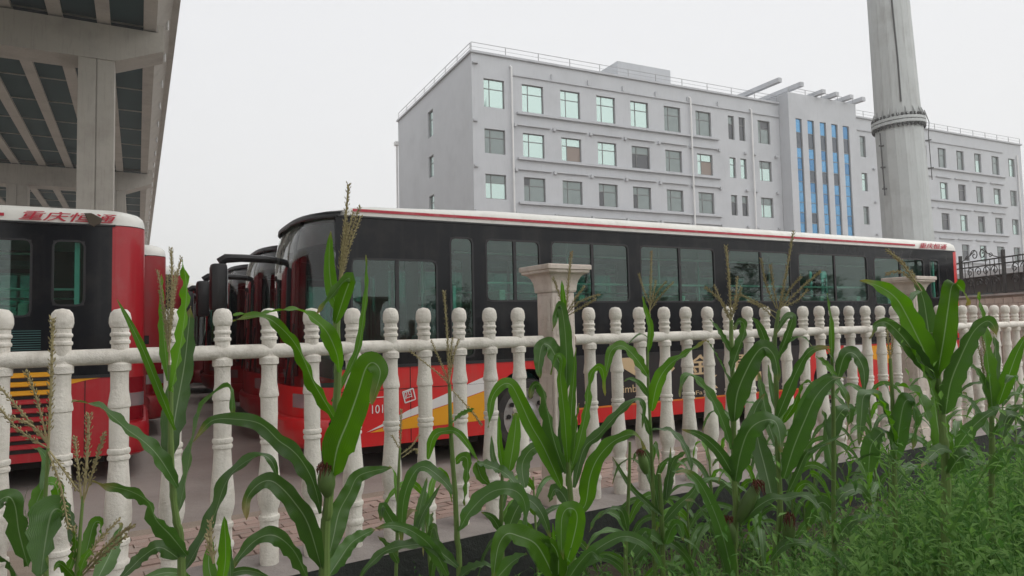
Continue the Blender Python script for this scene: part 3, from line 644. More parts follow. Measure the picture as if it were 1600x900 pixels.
def window(u0, u1, z0, z1, fn, kind, d=.14, seed=0):
    rnd = random.Random(seed); f = MB(); w_ = .055
    def bx(a, c, p, q, d0, d1):
        n = len(f.v)
        f.v += [tuple(fn(x, z, dd)) for dd in (d0, d1) for x, z in ((a, p), (c, p), (c, q), (a, q))]
        f.f += [tuple(n+i for i in s_) for s_ in ((0,1,2,3),(7,6,5,4),(0,4,5,1),(1,5,6,2),(2,6,7,3),(3,7,4,0))]
    bx(u0, u0+w_, z0, z1, d, d+.06); bx(u1-w_, u1, z0, z1, d, d+.06); bx(u0+w_, u1-w_, z0, z0+w_, d, d+.06); bx(u0+w_, u1-w_, z1-w_, z1, d, d+.06)
    wide = u1-u0 > 1.1; um = u0+(u1-u0)*(.30 if wide else .5); zm = z0+(z1-z0)*.66
    if wide: bx(um-w_/2, um+w_/2, z0+w_, z1-w_, d+.002, d+.058)
    bx(u0+w_, u1-w_, zm-w_/2, zm+w_/2, d+.004, d+.056)
    o = f.build('window', M['wframe'], bld)
    cols = [(u0+w_, um-w_/2), (um+w_/2, u1-w_)] if wide else [(u0+w_, u1-w_)]
    for ci, (a, c) in enumerate(cols):
        for ri, (p, q) in enumerate(((z0+w_, zm-w_/2), (zm+w_/2, z1-w_))):
            if kind == 'bright': k = 'paneA'
            elif kind == 'dark': k = 'paneC' if rnd.random() < .6 else 'paneB'
            elif kind == 'board': k = 'paneD' if (ci == len(cols)-1 and ri == 0) else 'paneA'
            elif kind == 'half': k = 'paneA' if ri == 0 else 'paneB'
            else: k = 'paneB' if rnd.random() < .88 else 'paneC'
            m = MB(); t = rnd.uniform(-.006, .006); m.quad(fn(a, p, d+.03+t), fn(c, p, d+.03-t), fn(c, q, d+.03-t*.5), fn(a, q, d+.03+t*.5)); m.build('pane', M[k], o)
front = lambda u, z, d: (u, d, z)
LW = [(.93, 2.60), (4.07, 5.90), (7.40, 9.19), (10.71, 12.50), (14.0, 15.81), (17.43, 19.17), (20.83, 22.55), (24.50, 25.21), (25.77, 26.50), (28.05, 29.56)]
kinds = {0: ['bright', 'bright', 'bright', 'bright', 'bright', 'mid', 'mid', 'dark', 'dark', 'mid'], 1: ['mid', 'bright', 'board', 'bright', 'mid', 'mid', 'board', 'bright', 'bright', 'half'], 2: ['half', 'mid', 'mid', 'mid', 'mid', 'mid', 'mid', 'dark', 'dark', 'half']}
hl = [(a, c, p, q) for (a, c) in LW for (p, q) in ROWS]
holes_wall('facade_wall', 0, 30.76, 0, PROF, hl, front)
for ri, (p, q) in enumerate(ROWS):
    for ci, (a, c) in enumerate(LW): window(a+.004, c-.004, p+.004, q-.004, front, kinds.get(ri, ['mid']*10)[ci], seed=ri*50+ci)
# gable wall at the left end
side = lambda v, z, d: (d, v, z)
sw_ = [(8.35, 9.62, p, q+.12 if i == 0 else q) for i, (p, q) in enumerate(ROWS)]
holes_wall('gable_wall', 0, 18.15, 0, PROF, sw_, side)
for i, h in enumerate(sw_): window(h[0]+.004, h[1]-.004, h[2]+.004, h[3]-.004, side, 'bright', seed=900+i)
# right wing
RW = [(41.78, 42.62), (44.6, 45.95), (47.7, 49.05), (50.95, 52.3), (54.22, 55.6), (57.48, 58.8), (60.74, 62.0), (64.02, 65.43), (67.29, 68.62)]
hr_ = [(a, c, p, q) for (a, c) in RW for (p, q) in ROWS]
holes_wall('facade_wall', 39.9, 70.0, 0, PROF, hr_, front)
for ri, (p, q) in enumerate(ROWS):
    for ci, (a, c) in enumerate(RW): window(a+.004, c-.004, p+.004, q-.004, front, ['mid', 'bright', 'half', 'dark', 'mid'][(ri*3+ci*2) % 5] if ci else ['mid', 'bright', 'mid'][ri % 3], seed=2000+ri*50+ci)
m = MB(); m.quad((0, 18.15, 0), (70, 18.15, 0), (70, 18.15, PROF), (0, 18.15, PROF)); m.quad((70, 0, 0), (70, 18.15, 0), (70, 18.15, PROF), (70, 0, PROF)); m.build('plain_wall', M['grey'], bld)
m = MB(); m.quad((.0, .0, PROF-.5), (70, .0, PROF-.5), (70, 18.15, PROF-.5), (0, 18.15, PROF-.5)); m.build('roof_slab', M['greytrim'], bld)
m = MB(); m.box(-.25, 30.72, .9, 18.2, 0, .02); m.build('floor_slab', M['greytrim'], bld)
# inner dark cores behind the panes
m = MB(); m.box(.6, 69.5, .9, 17.4, .1, PROF-.7); m.build('inner_core', M['paneC'], bld)
# parapet cap and string courses
def trim(name, u0, u1, z0, z1, out, y0=0): t = MB(); t.box(u0, u1, y0-out, y0+.03, z0, z1); return t.build(name, M['greytrim'], bld)
t = MB(); t.box(-.14, 30.70, -.14, .22, PROF, PROF+.16); t.box(-.14, .22, .22, 18.3, PROF, PROF+.16); t.build('parapet_cap', M['greytrim'], bld)
trim('parapet_cap', 39.95, 70.14, PROF, PROF+.16, .14)
trim('string_course', 3.30, 30.72, 20.46, 20.60, .10); trim('string_course', 39.95, 66.2, 20.46, 20.60, .10)
for p, q in ROWS[:5]:
    trim('sill_ledge', 3.58, 23.28, p-.26, p-.10, .20); trim('sill_ledge', 50.2, 66.4, p-.26, p-.10, .20)
for ri, (p, q) in enumerate(ROWS[1:5]):
    for ci in range(1, 7):
        a, c = LW[ci]; mid = (a+c)/2; trim('window_hood', mid-1.42, mid+1.42, q+.50, q+.60, .16)
        br = MB(); br.box(mid-1.68, mid-1.46, -.20, .02, q+.36, q+.60); br.build('bracket', M['greytrim'], bld)
    br = MB(); a, c = LW[6]; br.box((a+c)/2+1.46, (a+c)/2+1.68, -.20, .02, q+.36, q+.60); br.build('bracket', M['greytrim'], bld)
    for ci in range(3, 8):
        a, c = RW[ci]; mid = (a+c)/2; trim('window_hood', mid-1.35, mid+1.30, q+.50, q+.60, .16)
    for u in (.18, 26.35, 27.45, 30.1, 43.6): trim('bracket', u-.14, u+.16, q+.42, q+.60, .18)
for ci in range(1, 7):
    a, c = LW[ci]; br = MB(); br.box((a+c)/2+1.60, (a+c)/2+1.70, -.14, .02, 20.60, 21.0); br.build('bracket', M['greytrim'], bld)
trim('bracket', .05, .45, 20.92, 21.06, .2)
for u, zt in ((3.13, 21.1), (20.14, 20.95), (27.12, 20.8)):
    pp = MB(); pp.tube([(u, -.02, zt+.05), (u, -.22, zt-.1), (u, -.22, zt-1.0), (u, -.22, 10.), (u, -.22, .1)], .075, 8); pp.build('downpipe', M['pipe'], bld, smooth=True)
pp = MB(); pp.tube([(68.95, -.14, 20.4), (68.95, -.14, .1)], .08, 8); pp.build('downpipe', M['pipe'], bld, smooth=True)
eb = MB(); eb.box(-.35, .0, 18.0, 18.5, 19.4, 19.75); eb.bar((-.12, 18.25, 19.5), (-.12, 18.25, .2), .16); eb.build('downpipe', M['pipe'], bld)
# roof railing: each post a part, one top rail
def railing(p0, p1, n, z0=PROF+.16, h=.62):
    r_ = MB(); r_.bar((*p0, z0+h), (*p1, z0+h), .035); r_.bar((*p0, z0+h*.5), (*p1, z0+h*.5), .02); rl = r_.build('roof_railing', M['railmetal'], bld)
    for i in range(n+1):
        q = MB(); x = lerp(p0[0], p1[0], i/n); y = lerp(p0[1], p1[1], i/n); q.bar((x, y, z0), (x, y, z0+h), .045); q.build('railing_post', M['railmetal'], rl)
railing((0, 0), (30.6, 0), 11); railing((0, .2), (0, 18), 7); railing((40.2, 0), (69.9, 0), 13)
# stair tower standing forward of the front
TY = -1.12; TU0, TU1, TZ = 30.78, 39.88, 22.55
tf = lambda u, z, d: (u, TY+d, z)
SX = [(31.62, 32.42), (33.14, 34.02), (34.78, 35.62), (36.34, 37.20), (37.92, 38.80)]
holes_wall('tower_wall', TU0, TU1, 0, TZ, [(a, c, 2.0, 20.22) for a, c in SX], tf, .18)
m = MB()
for u in (TU0, TU1): m.quad((u, TY, 0), (u, 6, 0), (u, 6, TZ), (u, TY, TZ))
m.quad((TU0, TY, TZ), (TU1, TY, TZ), (TU1, 6, TZ), (TU0, 6, TZ)); m.quad((TU0, 6, PROF), (TU1, 6, PROF), (TU1, 6, TZ), (TU0, 6, TZ)); m.build('tower_flank', M['grey'], bld)
cuts = [20.22, 18.95, 17.55, 16.6, 15.5, 14.4, 13.45, 12.5, 11.55, 10.6, 9.4, 8.2, 7.0, 5.8, 4.6, 3.3, 2.0]
darks = {(0, 1), (1, 1), (2, 1), (3, 1), (4, 1), (1, 4), (2, 4), (3, 4), (1, 8)}
for si, (a, c) in enumerate(SX):
    f = MB(); d = .10
    for z in cuts: f.box(a+.005, c-.005, TY+d, TY+d+.05, z-.03, z+.03)
    f.box(c-.07, c-.004, TY+d-.002, TY+d+.05, 2.03, 20.19); f.box(a+.004, a+.05, TY+d-.002, TY+d+.05, 2.03, 20.19); st_ = f.build('glazing_strip', M['wframe'], bld)
    for k in range(len(cuts)-1):
        g = MB(); t = random.uniform(-.008, .008); g.quad((a+.05, TY+d+.03+t, cuts[k+1]+.03), (c-.07, TY+d+.03-t, cuts[k+1]+.03), (c-.07, TY+d+.03-t, cuts[k]-.03), (a+.05, TY+d+.03+t, cuts[k]-.03)); g.build('pane', M['bluedark' if (si, k) in darks else random.choice(('blue', 'blue', 'blue2'))], st_)
m = MB(); m.box(TU0+.3, TU1-.3, TY+.4, 0.5, 1., 21.); m.build('tower_core', M['paneC'], bld)
railing((TU0+.2, TY+.1), (TU1-.2, TY+.1), 4, TZ, .5)
# roof frame: beams crossing above the tower, and plant room
for k, u in enumerate((29.8, 32.6, 34.6, 36.4, 38.4, 40.1)):
    b = MB(); b.box(u-.22, u+.22, -1.9 if k > 1 else -1.2, 7.5, TZ+.12 if k > 1 else TZ+.75, TZ+.50 if k > 1 else TZ+1.15); b.build('roof_beam', M['greytrim'], bld)
b = MB(); b.box(28.9, 40.3, 3.0, 3.5, TZ+.02, TZ+.72); b.build('roof_beam', M['greytrim'], bld)
b = MB(); b.box(29.1, 29.6, 3.0, 3.5, PROF-.4, TZ+.02); b.build('roof_frame_column', M['greytrim'], bld)
b = MB(); b.box(16.6, 22.6, 5.2, 11.5, PROF-.5, 25.55); b.build('plant_room', M['grey'], bld)
b = MB(); b.box(24.0, 30.5, 6.5, 12, PROF-.5, 24.3); b.build('plant_room', M['grey'], bld)

# ------------------------------------------------------------------ steel mast
mast = empty('steel_mast', (18.44, 31.5, -.4), 0, 'tall faceted galvanised steel mast with a bolted flange, in front of the building', 'mast')
mast.rotation_euler = (0, R(-1.6), 0)
def ring(r, n, z, ph=.1): return [(r*math.cos(2*math.pi*k/n+ph), r*math.sin(2*math.pi*k/n+ph), z) for k in range(n)]
FZ = 10.95
for nm, z0, z1, r0, r1 in (('mast_section', 0, FZ, 1.10, 1.00), ('mast_section', FZ+.30, 34, .97, .62)):
    m = MB(); m.grid([ring(lerp(r0, r1, k/8), 16, lerp(z0, z1, k/8)) for k in range(9)], close=True); m.build(nm, M['steel'], mast)
m = MB(); m.lathe([(1.0, FZ-.06), (1.13, FZ-.02), (1.13, FZ+.11), (.95, FZ+.125)], 32); m.lathe([(.95, FZ+.14), (1.13, FZ+.145), (1.13, FZ+.27), (.96, FZ+.33)], 32); fl_ = m.build('flange', M['steel'], mast, smooth=True)
for k in range(36):
    g = 2*math.pi*k/36; x, y = 1.06*math.cos(g), 1.06*math.sin(g); q = MB(); q.tube([(x, y, FZ-.20), (x, y, FZ+.42)], .028, 6); q.tube([(x, y, FZ-.15), (x, y, FZ-.05)], .055, 6); q.tube([(x, y, FZ+.32), (x, y, FZ+.42)], .055, 6); q.build('bolt', M['steeldark'], fl_)
    if k % 2 == 0: q = MB(); q.prism([(.985, FZ+.33), (1.14, FZ+.33), (.965, FZ+.75)], lambda a, c, d: (a*math.cos(g)-d*math.sin(g), a*math.sin(g)+d*math.cos(g), c), -.012, .012); q.build('stiffener', M['steel'], fl_)
ld = MB()
for x in (1.10, 1.20): pass
ld.tube([(1.13, -.35, FZ-2.6), (1.14, -.35, FZ-.5), (1.25, -.3, FZ+.1), (1.14, -.2, FZ+.7)], .018, 6); cable = ld.build('cable', M['steeldark'], mast)
for z in (FZ-.8, FZ-2.1): q = MB(); q.bar((.85, -.4, z), (1.22, -.38, z+.05), .06); q.build('cable_clamp', M['steeldark'], mast)
ld = MB(); ld.tube([(-1.06, -.3, FZ-3.2), (-1.05, -.3, FZ-.3)], .03, 6); ld.build('cable', M['steeldark'], mast)
for z in (FZ-.9, FZ-1.9, FZ-2.9): q = MB(); q.bar((-.9, -.3, z), (-1.15, -.32, z), .06); q.build('cable_clamp', M['steeldark'], mast)
m = MB(); m.tube([(-.32+.02*math.sin(z), -lerp(.93, .70, (z-12)/20), z) for z in (11.9, 12.6, 14, 16, 18, 22)], .035, 6); m.build('cable', M['steeldark'], mast, smooth=True)

# ------------------------------------------------------------------ viaduct
VY = R(28.6); vd = empty('viaduct', (0, 0, 0), VY, 'concrete road viaduct on twin piers crossing overhead at upper left', 'bridge')
SOF, CT, CB = 18.10, 18.10, 16.22; DZ = 20.05
EDGE = 1.62; GA = [.46-2.15*k for k in range(9)]
ROWB = [-4., 41.15, 78.3, 115., 152.]
for bi, b0 in enumerate(ROWB):
    c = MB(); poly = [(1.13, CB+.90), (1.13, CT), (-17.3, CT), (-17.3, CB+.90), (-15.0, CB), (-1.12, CB)]
    c.prism(poly, lambda a, z, d: (a, d, z), b0, b0+1.95); cp = c.build('cap_beam', M['bridge'], vd)
    e = MB(); e.box(.86, 1.13, b0+.01, b0+1.94, CT, CT+.45); e.build('shear_key', M['bridge'], cp)
    for a0 in (-2.82, -10.9):
        q = MB()
        q.box(a0, a0+.80, b0+.06, b0+1.75, -.6, CB); q.box(a0+.85, a0+1.65, b0+.06, b0+1.75, -.6, CB); q.box(a0+.8, a0+.85, b0+.10, b0+1.7, -.6, CB); q.build('pier', M['bridge'], vd, bevel=.03)
    for a in GA:
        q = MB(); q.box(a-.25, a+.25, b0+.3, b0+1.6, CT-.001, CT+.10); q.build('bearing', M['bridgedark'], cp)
bs = sorted(ROWB); spans = [(-60, bs[0])]+[(bs[i], bs[i+1]) for i in range(4)]+[(bs[-1], 186)]
for (b0, b1) in spans:
    s0, s1 = b0+1.0, b1+.94
    for a in GA:
        g = MB(); pr_ = [(-.31, SOF+.10), (.31, SOF+.10), (.31, SOF+.32), (.10, SOF+.52), (.10, DZ-.32), (.42, DZ-.16), (.42, DZ-.02), (-.42, DZ-.02), (-.42, DZ-.16), (-.10, DZ-.32), (-.10, SOF+.52), (-.31, SOF+.32)]
        g.prism(pr_, lambda x, z, d: (a+x, d, z), s0, s1); g.build('girder', M['bridge'], vd)
    nd = 7
    for k in range(nd+1):
        y = lerp(s0+.3, s1-.3, k/nd); q = MB(); q.box(GA[-1], GA[0], y-.05, y+.05, SOF+.44, SOF+.60); q.build('diaphragm', M['bridge'], vd)
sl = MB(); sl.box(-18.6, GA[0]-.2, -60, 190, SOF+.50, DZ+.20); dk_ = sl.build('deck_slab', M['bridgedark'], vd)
sl = MB(); sl.prism([(GA[0]-.2, SOF+.60), (GA[0]+.3, SOF+.60), (EDGE-.05, DZ-.25), (EDGE-.05, DZ+.2), (GA[0]-.2, DZ+.2)], lambda a, z, d: (a, d, z), -60, 190); sl.build('slab_overhang', M['bridge'], vd)
for a0, a1 in ((EDGE-.05, EDGE+.30), (-18.9, -18.55)):
    pa = MB(); pa.prism([(a0, DZ-.25), (a1, DZ-.25), (a1, DZ+.75), (a1-.06, DZ+1.0), (a0+.06, DZ+1.0), (a0, DZ+.6)], lambda a, z, d: (a, d, z), -60, 190); par = pa.build('parapet', M['bridge'], vd)
    rl = MB(); rl.bar((a1-.1, -60, DZ+1.42), (a1-.1, 190, DZ+1.42), .09); rl.bar((a1-.1, -60, DZ+1.18), (a1-.1, 190, DZ+1.18), .06); rl_ = rl.build('parapet_rail', M['railmetal'], par)
    if a0 > 0:
        pm = MB().box(-.06, .06, -.09, .09, 0, .42).mesh('rail_post', M['railmetal'])
        for k in range(105): obj('rail_post', pm, rl_, (a1-.1, 18+k*1.5, DZ+1.0))
        dm = MB().tube([(0, 0, .5), (0, 0, -.5), (.0, .1, -.62)], .07, 6).mesh('drain_spout', M['pipe'])
        for k in range(28): obj('drain_spout', dm, par, (EDGE-.25, 22+k*5.2, DZ-.35))

# ------------------------------------------------------------------ iron railing on its wall, shed behind
iw = empty('boundary_wall', (15.0, 0, 0), 0, 'pinkish block wall carrying the iron railing beyond the bus tail', 'wall')
m = MB(); m.box(-.12, .12, 12.5, 36, 0, 2.30); core = m.build('wall_core', M['sand'], iw)
bk = MB().box(-.019, .019, -.19, .19, -.088, .088).mesh('block', M['brick'], bevel=.004); n = 0
for r in range(12):
    for k in range(44):
        y = 14.4+k*.4+(.2 if r % 2 else 0)
        if y < 24.5 and r > 3 and n < 260: obj('block', bk, iw, (-.136, y, .10+r*.186)); n += 1
cp = MB(); cp.box(-.2, .2, 12.5, 36, 2.30, 2.36); cp.build('coping', M['kerb'], iw)
ir = empty('iron_railing', (15.0, 12.5, 2.36), 0, 'black wrought-iron railing with scrollwork crest on the block wall', 'railing')
for z in (.06, .92, 1.10): q = MB(); q.box(-.02, .02, 0, 23, z-.02, z+.02); q.build('rail', M['iron'], ir)
vb = MB().box(-.009, .009, -.009, .009, .06, 1.10).mesh('bar', M['iron'])
for k in range(112):
    if k % 6 > 3: continue
    obj('bar', vb, ir, (0, .2+k*.125*1.6, 0))
pm = MB().box(-.04, .04, -.04, .04, 0, 1.34).mesh('post', M['iron'])
for k in range(12): obj('post', pm, ir, (0, .4+k*2., 0))
def scroll(turns=1.35, r=.16):
    return [(0, (r*(1-t/34))*math.cos(t*turns*2*math.pi/30), (r*(1-t/34))*math.sin(t*turns*2*math.pi/30)) for t in range(31)]
s_ = MB()
for cy, cz, sg in ((-.2, .75, 1), (.2, .75, -1), (-.2, .40, -1), (.2, .40, 1)): s_.tube([(x, cy+sg*y, cz+z) for x, y, z in scroll()], .014, 5)
sme_ = s_.mesh('scroll_panel', M['iron'])
for k in range(11): obj('scroll_panel', sme_, ir, (0, 1.0+k*2.0, 0)); obj('scroll_panel', sme_, ir, (0, 1.75+k*2.0, 0))
s_ = MB()
for sg in (-1, 1):
    s_.tube([(x, sg*(y+.20), 1.30+z) for x, y, z in scroll(1.4, .19)], .016, 5); s_.tube([(0, sg*lerp(.15, 1.0, t/8), 1.12+.34*(1-t/8)**1.6) for t in range(9)], .016, 5)
    s_.tube([(x, sg*(y*.6+.55), 1.22+z*.6) for x, y, z in scroll(1.3, .15)], .012, 5)
cme_ = s_.mesh('crest', M['iron'])
for k in range(6): obj('crest', cme_, ir, (0, 1.5+k*4.0, 0))
sh = empty('low_shed', (16.4, 24, 0), 0, 'low dark shed with a pale roof edge behind the iron railing', 'building')
m = MB(); m.box(0, 7, -11, 9, 0, 3.05); m.build('shed_walls', M['shed'], sh)
m = MB(); m.box(-.35, 7.3, -11.3, 9.3, 3.05, 3.22); m.build('roof', M['shedroof'], sh)
for k in range(6): q = MB(); q.box(-.04, .02, -9.6+k*3, -8.3+k*3, 1.2, 2.5); q.build('window', M['paneB'], sh)

# ------------------------------------------------------------------ trees across the road, seen only as reflections in the bus glass
def tree(x, y, h, r, label, seed):
    rn = random.Random(seed); root = empty('tree', (x, y, -.6), rn.uniform(0, 6), label, 'tree', 'trees across the road')
    t = MB(); t.tube([(0, 0, 0), (.1, .05, h*.25), (.05, .1, h*.5), (.1, .1, h*.75)], [.22, .17, .12, .05], 8)
    for k in range(7):
        g = rn.uniform(0, 6.28); z = h*rn.uniform(.3, .6); t.tube([(.05, .05, z), (math.cos(g)*r*.45, math.sin(g)*r*.45, z+h*.12), (math.cos(g)*r*.8, math.sin(g)*r*.8, z+h*.22)], [.07, .05, .02], 5)
    t.build('trunk', M['bark'], root, smooth=True); c = MB(); cl = []
    for k in range(34):
        g = rn.uniform(0, 6.28); q = rn.random()**.5; z = rn.uniform(.32, .98); w_ = math.sin(math.pi*min(.98, max(.05, (z-.25)/.78)))**.6; cl.append((Vector((math.cos(g)*r*q*w_, math.sin(g)*r*q*w_, h*z)), rn.uniform(.4, .9)))
    for p, s in cl:
        for k in range(75):
            v = Vector((rn.gauss(0, 1), rn.gauss(0, 1), rn.gauss(0, .7)))*s*.55; a = p+v; u_ = Vector((rn.uniform(-1, 1), rn.uniform(-1, 1), rn.uniform(-1, 1))).normalized(); s_ = u_.orthogonal().normalized()*.10; u_ = u_*.22; n0 = len(c.v)
            c.v += [tuple(a), tuple(a+u_*.5+s_), tuple(a+u_), tuple(a+u_*.5-s_)]; c.f.append((n0, n0+1, n0+2, n0+3))
    c.build('crown', M['tree'], root)
for k, (x, y, h, r, nm) in enumerate(((44, -26, 6.5, 3.2, 'nearest the viaduct'), (52, -18, 7.6, 3.6, 'second from the viaduct'), (60, -11, 6.2, 3.4, 'in the middle of the row'), (63, -4, 8.2, 3.8, 'tallest of the row'), (70, 1.5, 7.2, 3.4, 'second from the far end'), (76, 7.5, 6.8, 3.3, 'at the far end of the row'))): tree(x, y, h, r, 'tree across the road reflected in the bus windows, '+nm, 60+k)
